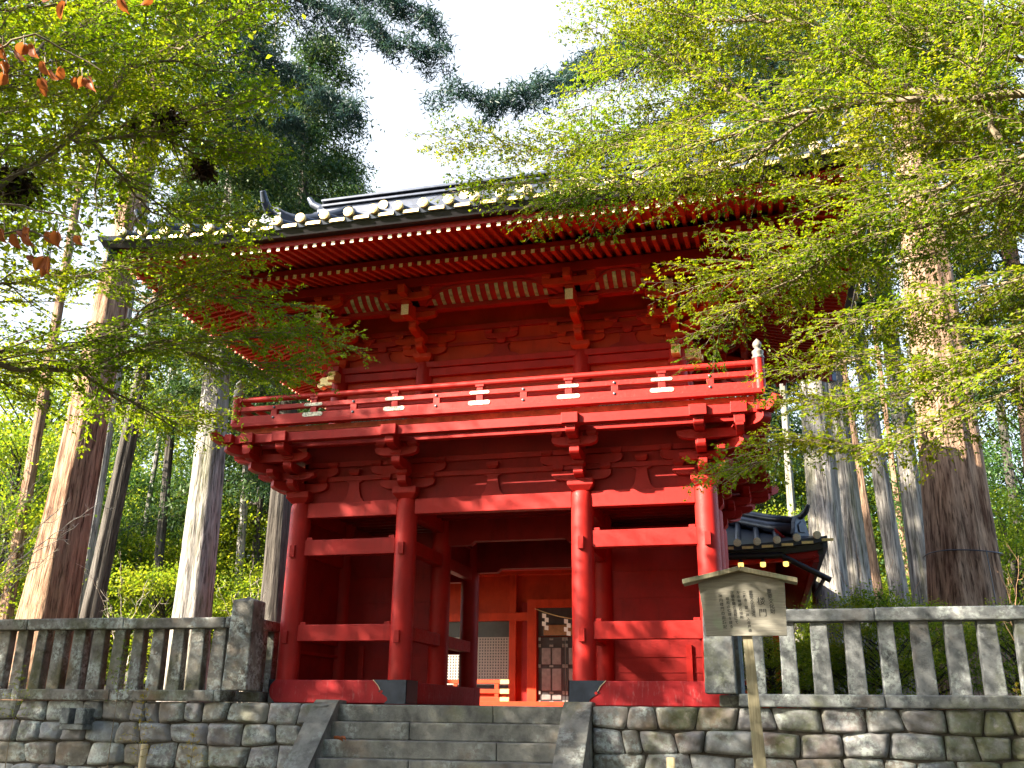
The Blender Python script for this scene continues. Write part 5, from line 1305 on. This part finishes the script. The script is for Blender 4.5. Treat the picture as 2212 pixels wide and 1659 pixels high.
for k, (mi, _, u, t, sc_) in enumerate(spots):
    plant_tree('broadleaf_tree', kind[mi]+places[u], mi, u, t, sc_, k, G1)
def tall_conifer(label, u, vtop, t, ci, seed, sc_=1.0):
    p = at(u, vtop, t); x, y, _ = gx(u, t*.96); zt = float(p[2]); H = (15, 13)[ci]*sc_
    o = empty('conifer', (x, y, 0), label, 'tree', 'tall conifers rising behind the gate')
    big_trunk((x, y, -.1 if y < 26 else .3), (x, y, zt-1), .35, .08, BARK_D, o, .2, seed, 12, 10)
    for nm, msh in zip(('crown', 'boughs'), CON[ci]):
        c = bpy.data.objects.new(nm, msh); col.objects.link(c); c.parent = o; c.location = (0, 0, zt-H); c.scale = (sc_,)*3; c.rotation_euler = (0, 0, seed*1.7)
tall_conifer('small conifer top just above the gate ridge', 858, 372, 50, 1, 30, 1.05)
tall_conifer('tall dark conifer behind the left roof corner', 520, -40, 40, 0, 21, 1.45)
tall_conifer('conifer rising behind the left part of the roof ridge', 660, 150, 44, 0, 22, 1.35)
tall_conifer('lowest conifer against the sky at the ridge end', 800, 310, 47, 1, 23, 1.25)
tall_conifer('tall conifer behind the left roof eave', 380, -100, 36, 1, 25, 1.3)
tall_conifer('tall conifer behind the right part of the roof', 1560, -20, 46, 0, 26, 1.6)
tall_conifer('tallest conifer behind the right roof corner', 1750, -120, 50, 0, 27, 1.9)

# tall leafy trees along the left side of the path: they shade the gate
for k, (x, y, mi, z0, sx_, sz_, lab) in enumerate((
        (-14.7, -9.4, 0, 3.4, 1.3, 1.25, 'tall deep green tree left of the path, farthest from the steps'),
        (-10.0, -9.3, 1, 3.6, .85, .8, 'leafy tree left of the path nearest to the stone steps'),
        (-11.6, -8.9, 3, 8.4, .7, .8, 'thin tree with a small high crown left of the path'),
        (-16.5, -8.5, 0, 0.0, 1.2, 1.2, 'leafy tree beyond the left end of the stone wall'),
        (-3.5, -8.7, 1, 3.3, .92, .85, 'slender leafy tree close behind the branches at the left edge'),
        (-8.1, -8.8, 4, 7.6, .85, .8, 'sparse young tree with a high thin crown left of the path'),
        (-10.5, -9.0, 1, -1.0, 1.1, 1.0, 'low bushy tree in front of the left wall'))):
    o = empty('broadleaf_tree', (x, y, -1.7), lab, 'tree', 'trees left of the path'); me, wd = BRO[mi]
    w = Wood(); w.tube(np.array([[x, y, -1.75], [x+.05, y, (z0-1)/2], [x, y, z0+2.5]]), .16, .10, 9); link('trunk', w.mesh('trunk', BARK_D), o)
    for nm, msh in (('crown', me), ('limbs', wd)):
        c = bpy.data.objects.new(nm, msh); col.objects.link(c); c.parent = o; c.location = (0, 0, z0+1.7); c.scale = (sx_, sx_, sz_); c.rotation_euler = (0, 0, k*2.3+.4)
# the forest all round the path
for k, (x, y, ci, z0, sc_, lab) in enumerate((
        (13.5, -5.5, 0, 3, 1.2, 'big cedar right of the path nearest to the right stone fence'), (14.5, -12, 1, 3, 1.4, 'big cedar right of the path level with the viewer'), (11, -19, 0, 3, 1.3, 'big cedar right of the path behind the viewer'),
        (4.5, -23, 1, 2, 1.4, 'big cedar on the path axis behind the viewer'), (-3, -22, 0, 1, 1.0, 'big cedar left behind the viewer'), (-11, -20, 1, 0, 1.0, 'big cedar left of the path behind the viewer'), (18, -18, 0, 2, 1.4, 'big cedar far right behind the viewer'), (14.5, -15.5, 0, 9, 1.3, 'tall cedar close on the right of the viewer'), (1.5, -19.5, 1, 8, 1.2, 'tall cedar close behind the viewer'), (8, -25, 0, 9, 1.5, 'tallest cedar behind the viewer'))):
    o = empty('cedar_tree', (x, y, -1.7), lab, 'tree', 'cedars round the path'); me, wd = CON[ci]
    big_trunk((x, y, -1.8), (x, y, z0+13*sc_), .6, .3, BARK_C, o, .3, 60+k, 14, 12)
    for nm, msh in (('crown', me), ('boughs', wd)):
        c = bpy.data.objects.new(nm, msh); col.objects.link(c); c.parent = o; c.location = (0, 0, z0+1.7); c.scale = (sc_*1.25, sc_*1.25, sc_); c.rotation_euler = (0, 0, k*1.3)
# far-off wood that reads as one mass
rg = np.random.default_rng(77); lv = Leaves()
nC = 1500; ang = rg.uniform(-1.0, .85, nC); dist = rg.uniform(46, 72, nC); zc = rg.uniform(0, 1, nC)**1.3*13
x = CAMP[0]+np.sin(ang+YAW)*dist; y = CAMP[1]+np.cos(ang+YAW)*dist
top = 12+4*np.sin(x*.23)+3*np.sin(x*.61+1); zc = zc/13*np.maximum(4, top)+(y-26)**1.1*.07
C = np.stack([x, y, zc], 1); k = 42; P = np.repeat(C, k, 0)+rg.normal(0, 1, (nC*k, 3))*np.array([1.0, 1.0, .55])
lv.add(P, rg.normal(0, 1, (nC*k, 3)), rg.normal(0, .6, (nC*k, 3))+UPV, .30*rg.uniform(.6, 1.3, nC*k), .20*rg.uniform(.7, 1.3, nC*k))
fw_ = link('distant_wood', lv.mesh('distant_wood', LEAF_B)); fw_['kind'] = 'stuff'

# ------------------------------------------------------------------ small things
def curled_leaf(m, p, d, n, L, W, curl):
    d = np.array(d)/np.linalg.norm(d); b = np.cross(d, n); b /= np.linalg.norm(b); n = np.cross(b, d)
    def f(a, c):
        t = c; w = W*math.sin(PI*min(.98, t*.92+.05))**.8*(a-.5); ang = curl*t
        q = p+d*(L*math.sin(ang)/max(curl, .01))-n*(L*(1-math.cos(ang))/max(curl, .01))+b*w+n*(abs(a-.5)*W*.9)
        return tuple(q)
    m.grid(f, 4, 6)
rg = np.random.default_rng(5)
ws_ = at(-330, 700, 4.2)
shrub = empty('withered_shrub', (float(ws_[0]), float(ws_[1]), -1.7), 'withered shrub with hanging dry red brown leaves at the left edge', 'shrub')
w = Wood(); w.tube(np.array([[ws_[0], ws_[1], -1.75], [ws_[0]+.05, ws_[1], .3], [ws_[0], ws_[1]+.05, 2.0], [ws_[0]+.02, ws_[1], 3.6]]), .035, .012, 8)
CL = [[(60, -10), (100, 2), (143, 22), (262, 12), (318, 0)], [(5, 112), (14, 150), (42, 122), (52, 112), (74, 112), (8, 175), (18, 165)], [(98, 150), (112, 165), (124, 162), (92, 188), (103, 190), (166, 182), (176, 186), (196, 188)],
      [(10, 512), (36, 520), (52, 512), (58, 522), (64, 506), (112, 518), (124, 516), (175, 526)], [(73, 566), (95, 572), (104, 580), (110, 574)]]
for c in CL:
    cen = at(c[0][0]-70, c[0][1]-60, 4.2); end = at(c[-1][0]+25, c[-1][1]-34, 4.25); mid = (cen+end)/2+np.array([0, 0, .05])
    w.tube(curve([[ws_[0], ws_[1], min(3.6, cen[2]-.2)], cen, mid, end], .06, .004), .010, .003, 5)
    for (u, v) in c:
        q = at(u, v-14, 4.2+rg.uniform(-.1, .1)); stem = at(u+rg.uniform(-8, 8), v-36, 4.22)
        w.tube(np.array([stem, (q+stem)/2+rg.normal(0, .004, 3), q]), .0028, .0018, 4)
        m = MB(); dd = np.array([rg.uniform(-.5, .5), rg.uniform(-.4, .4), -1.0]); curled_leaf(m, q, dd, rg.normal(0, 1, 3)+np.array([0, -1., 0]), rg.uniform(.055, .085), rg.uniform(.040, .058), rg.uniform(.6, 1.9))
        m.build('leaf', DEADLEAF, shrub, smooth='all')
link('stem', w.mesh('stem', BARK_M), shrub)

DARKL = leafmat('dark_dead_leaves', [(.018, .010, .007), (.04, .022, .014), (.075, .04, .022)], .1)
for (u, v, t, r, lab) in ((366, 266, 7.3, .105, 'ragged round dark clump of dead leaves hanging in front of the sunlit trunk'), (440, 368, 7.6, .085, 'dark brown clump of dead leaves above the roof corner'), (34, 402, 6.4, .12, 'big dark ragged clump of dead leaves at the left edge'), (285, 270, 7.2, .045, 'small dark clump of dead leaves beside the round one'), (15, 385, 6.35, .07, 'dark clump of dead leaves behind the big one at the edge')):
    c = at(u, v, t); o = empty('dead_leaf_clump', tuple(float(x) for x in c), lab, 'leaf clump', 'dead leaf clumps in the branches')
    lv = Leaves(); k = int(900*(r/.1)**2); P = c+rg.normal(0, r*.42, (k, 3))*np.array([1, 1, 1.05]); d = rg.normal(0, 1, (k, 3)); d[:, 2] -= .5
    lv.add(P, d, rg.normal(0, 1, (k, 3)), .05*rg.uniform(.5, 1.3, k), .024*rg.uniform(.5, 1.3, k)); link('leaves', lv.mesh('leaves', DARKL), o)
    w = Wood()
    for q in range(16):
        d = rg.normal(0, 1, 3); d[2] = -abs(d[2])*.6+.2; w.tube(np.array([c, c+d*r*.7, c+d*r*1.5+rg.normal(0, .02, 3)]), .004, .0015, 4)
    w.tube(np.array([c+[0, 0, r*.2], c+[.01, 0, r*1.3]]), .006, .005, 5); link('twigs', w.mesh('twigs', BARK_D), o)

TWIG_P = plain('pale_bare_twigs', (.50, .45, .38), .85, 0, .3, 20, .2); TWIG_R = plain('reddish_bare_twigs', (.34, .20, .12), .85, 0, .3, 20, .2)
def bare_shrub(lab, base, tips, mat, r, seed, group='bare shrubs beyond the fences'):
    rg = np.random.default_rng(seed); b = np.array(base, float); o = empty('bare_shrub', tuple(base), lab, 'shrub', group); w = Wood()
    for T_ in tips:
        e = at(*T_); h = np.array([b[0]*.75+e[0]*.25, b[1]*.75+e[1]*.25, b[2]+.55*(e[2]-b[2])]); C = curve([b+rg.normal(0, .06, 3)*[1, 1, 0], h+rg.normal(0, .08, 3), e], .12, .012); w.tube(C, r, r*.25, 5)
        for i in range(int(len(C)*.3), len(C), 2):
            t = C[min(i+1, len(C)-1)]-C[i-1]; t /= np.linalg.norm(t); d = t*.7+rg.normal(0, .55, 3); L = rg.uniform(.25, .7)*(1.2-i/len(C)); q = np.linspace(0, 1, 5)[:, None]
            S = C[i]+d*L*q+UPV*.1*L*q**2+np.cumsum(rg.normal(0, .012, (5, 3)), 0); w.tube(S, r*.35, r*.12, 4)
            for j in (2, 3): dd = d*.6+rg.normal(0, .4, 3); w.tube(np.array([S[j], S[j]+dd*L*.35, S[j]+dd*L*.6+UPV*.03]), r*.2, r*.08, 3)
    link('twigs', w.mesh('twigs', mat), o); return o
bare_shrub('pale leafless shrub with long sunlit twigs at the far left edge', gx(-160, 15), [(60, 1010, 15), (110, 1000, 15.3), (150, 1075, 15), (215, 1085, 15.2), (170, 1130, 14.8), (90, 1140, 15), (40, 1070, 15.2), (120, 1190, 15), (60, 1220, 14.7), (30, 1160, 15)], TWIG_P, .016, 1)
bare_shrub('low leafless shrub behind the left fence between the trunks', gx(250, 19), [(190, 1230, 19), (260, 1210, 19.2), (320, 1250, 19), (230, 1280, 19), (350, 1290, 19)], TWIG_P, .012, 2)
bare_shrub('low leafless shrub beside the fence corner post', gx(520, 20), [(470, 1260, 20), (540, 1240, 20.3), (500, 1285, 20), (560, 1270, 20)], TWIG_P, .011, 3)
bare_shrub('reddish leafless shrub behind the right fence', gx(1890, 18), [(1800, 1200, 18), (1850, 1180, 18.3), (1930, 1210, 18), (1990, 1250, 18.2), (1780, 1260, 18), (1960, 1270, 18)], TWIG_R, .011, 4)
bare_shrub('rusty leafless shrub at the right edge behind the fence', gx(2240, 14), [(2160, 1240, 14), (2200, 1200, 14.2), (2250, 1260, 14)], TWIG_R, .010, 5)

YELL = leafmat('yellowing_sapling_leaves', [(.12, .15, .015), (.30, .24, .02), (.42, .30, .03)], .4)
def sapling(lab, u, v0, v1, t, wd, mat, seed, n=22, zb=-1.75):
    rg = np.random.default_rng(seed); tp = at(u, v0, t); b = np.array([tp[0]+rg.normal(0, .03), tp[1], zb]); o = empty('sapling', tuple(float(x) for x in b), lab, 'sapling', 'saplings in front of the walls'); w = Wood(); lv = Leaves()
    C = curve([b, (b+tp)/2+rg.normal(0, .02, 3)*[1, 1, 0], tp], .08); w.tube(C, .009, .002, 5); zlo = at(u, v1, t)[2]
    for k in range(n):
        z = zlo+(tp[2]-zlo)*(k+.5)/n; f = (k+.5)/n; i = np.argmin(abs(C[:, 2]-z)); a = k*2.4; L = wd*(1.1-f)*rg.uniform(.6, 1.2); d = np.array([math.cos(a), math.sin(a), .35]); q = np.linspace(0, 1, 5)[:, None]
        S = C[i]+d*L*q-UPV*.15*L*q**2; w.tube(S, .003, .001, 4); kk = 16; uq = rg.uniform(.1, 1, kk)[:, None]; P = C[i]+d*L*uq-UPV*.15*L*uq**2
        lv.add(P, d*.6+rg.normal(0, .7, (kk, 3)), rg.normal(0, .5, (kk, 3))+UPV, .040*rg.uniform(.6, 1.2, kk), .010)
    link('stem', w.mesh('stem', BARK_M), o); link('leaves', lv.mesh('leaves', mat), o)
sapling('yellowing feathery sapling with a stake in front of the left wall', 312, 1490, 1640, 12.6, .30, YELL, 1)
sapling('slim green sapling standing before the left fence', 272, 1385, 1500, 12.8, .20, LEAF_B, 2, 18)
sapling('green sapling before the far left end of the left fence', 50, 1440, 1560, 12.9, .34, LEAF_B, 3, 20)
sapling('low yellowing sapling right of the staked one', 420, 1575, 1659, 12.4, .24, YELL, 4, 12)
sapling('sapling with bright yellow leaves at the right end of the right wall', 2192, 1478, 1560, 12.3, .22, YELL, 6, 14)
for u, v, t, r, lab in ((313, 1607, 12.5, .050, 'round pale wooden stake beside the yellowing sapling'), (1449, 1636, 11.9, .050, 'square pale wooden stake in front of the right wall')):
    c = at(u, v, t); m = MB()
    if u < 500: m.lathe((c[0], c[1], 0), [(r, -1.75), (r*.95, c[2]-.01), (r*.8, c[2])], 14)
    else: m.box(c[0]-r, c[0]+r, c[1]-r, c[1]+r, -1.75, c[2])
    tag(m.build('wooden_stake', WOODL, None, bevel=.004), lab, 'stake', 'stakes in front of the walls')
for u, v, t, lab in ((764, 1622, 12.9, 'dry orange leaf lying on the left end of a stone step'),):
    m = MB(); x, y, z = -2.02, -1.17, -.508; curled_leaf(m, np.array([x, y, z]), (1, .2, .12), np.array([0, -.2, 1.]), .14, .09, .8); curled_leaf(m, np.array([x+.10, y+.02, z+.01]), (.9, -.3, .1), np.array([0, -.3, 1.]), .10, .07, 1.0)
    tag(m.build('fallen_leaf', DEADLEAF, None, smooth='all'), lab, 'leaf')
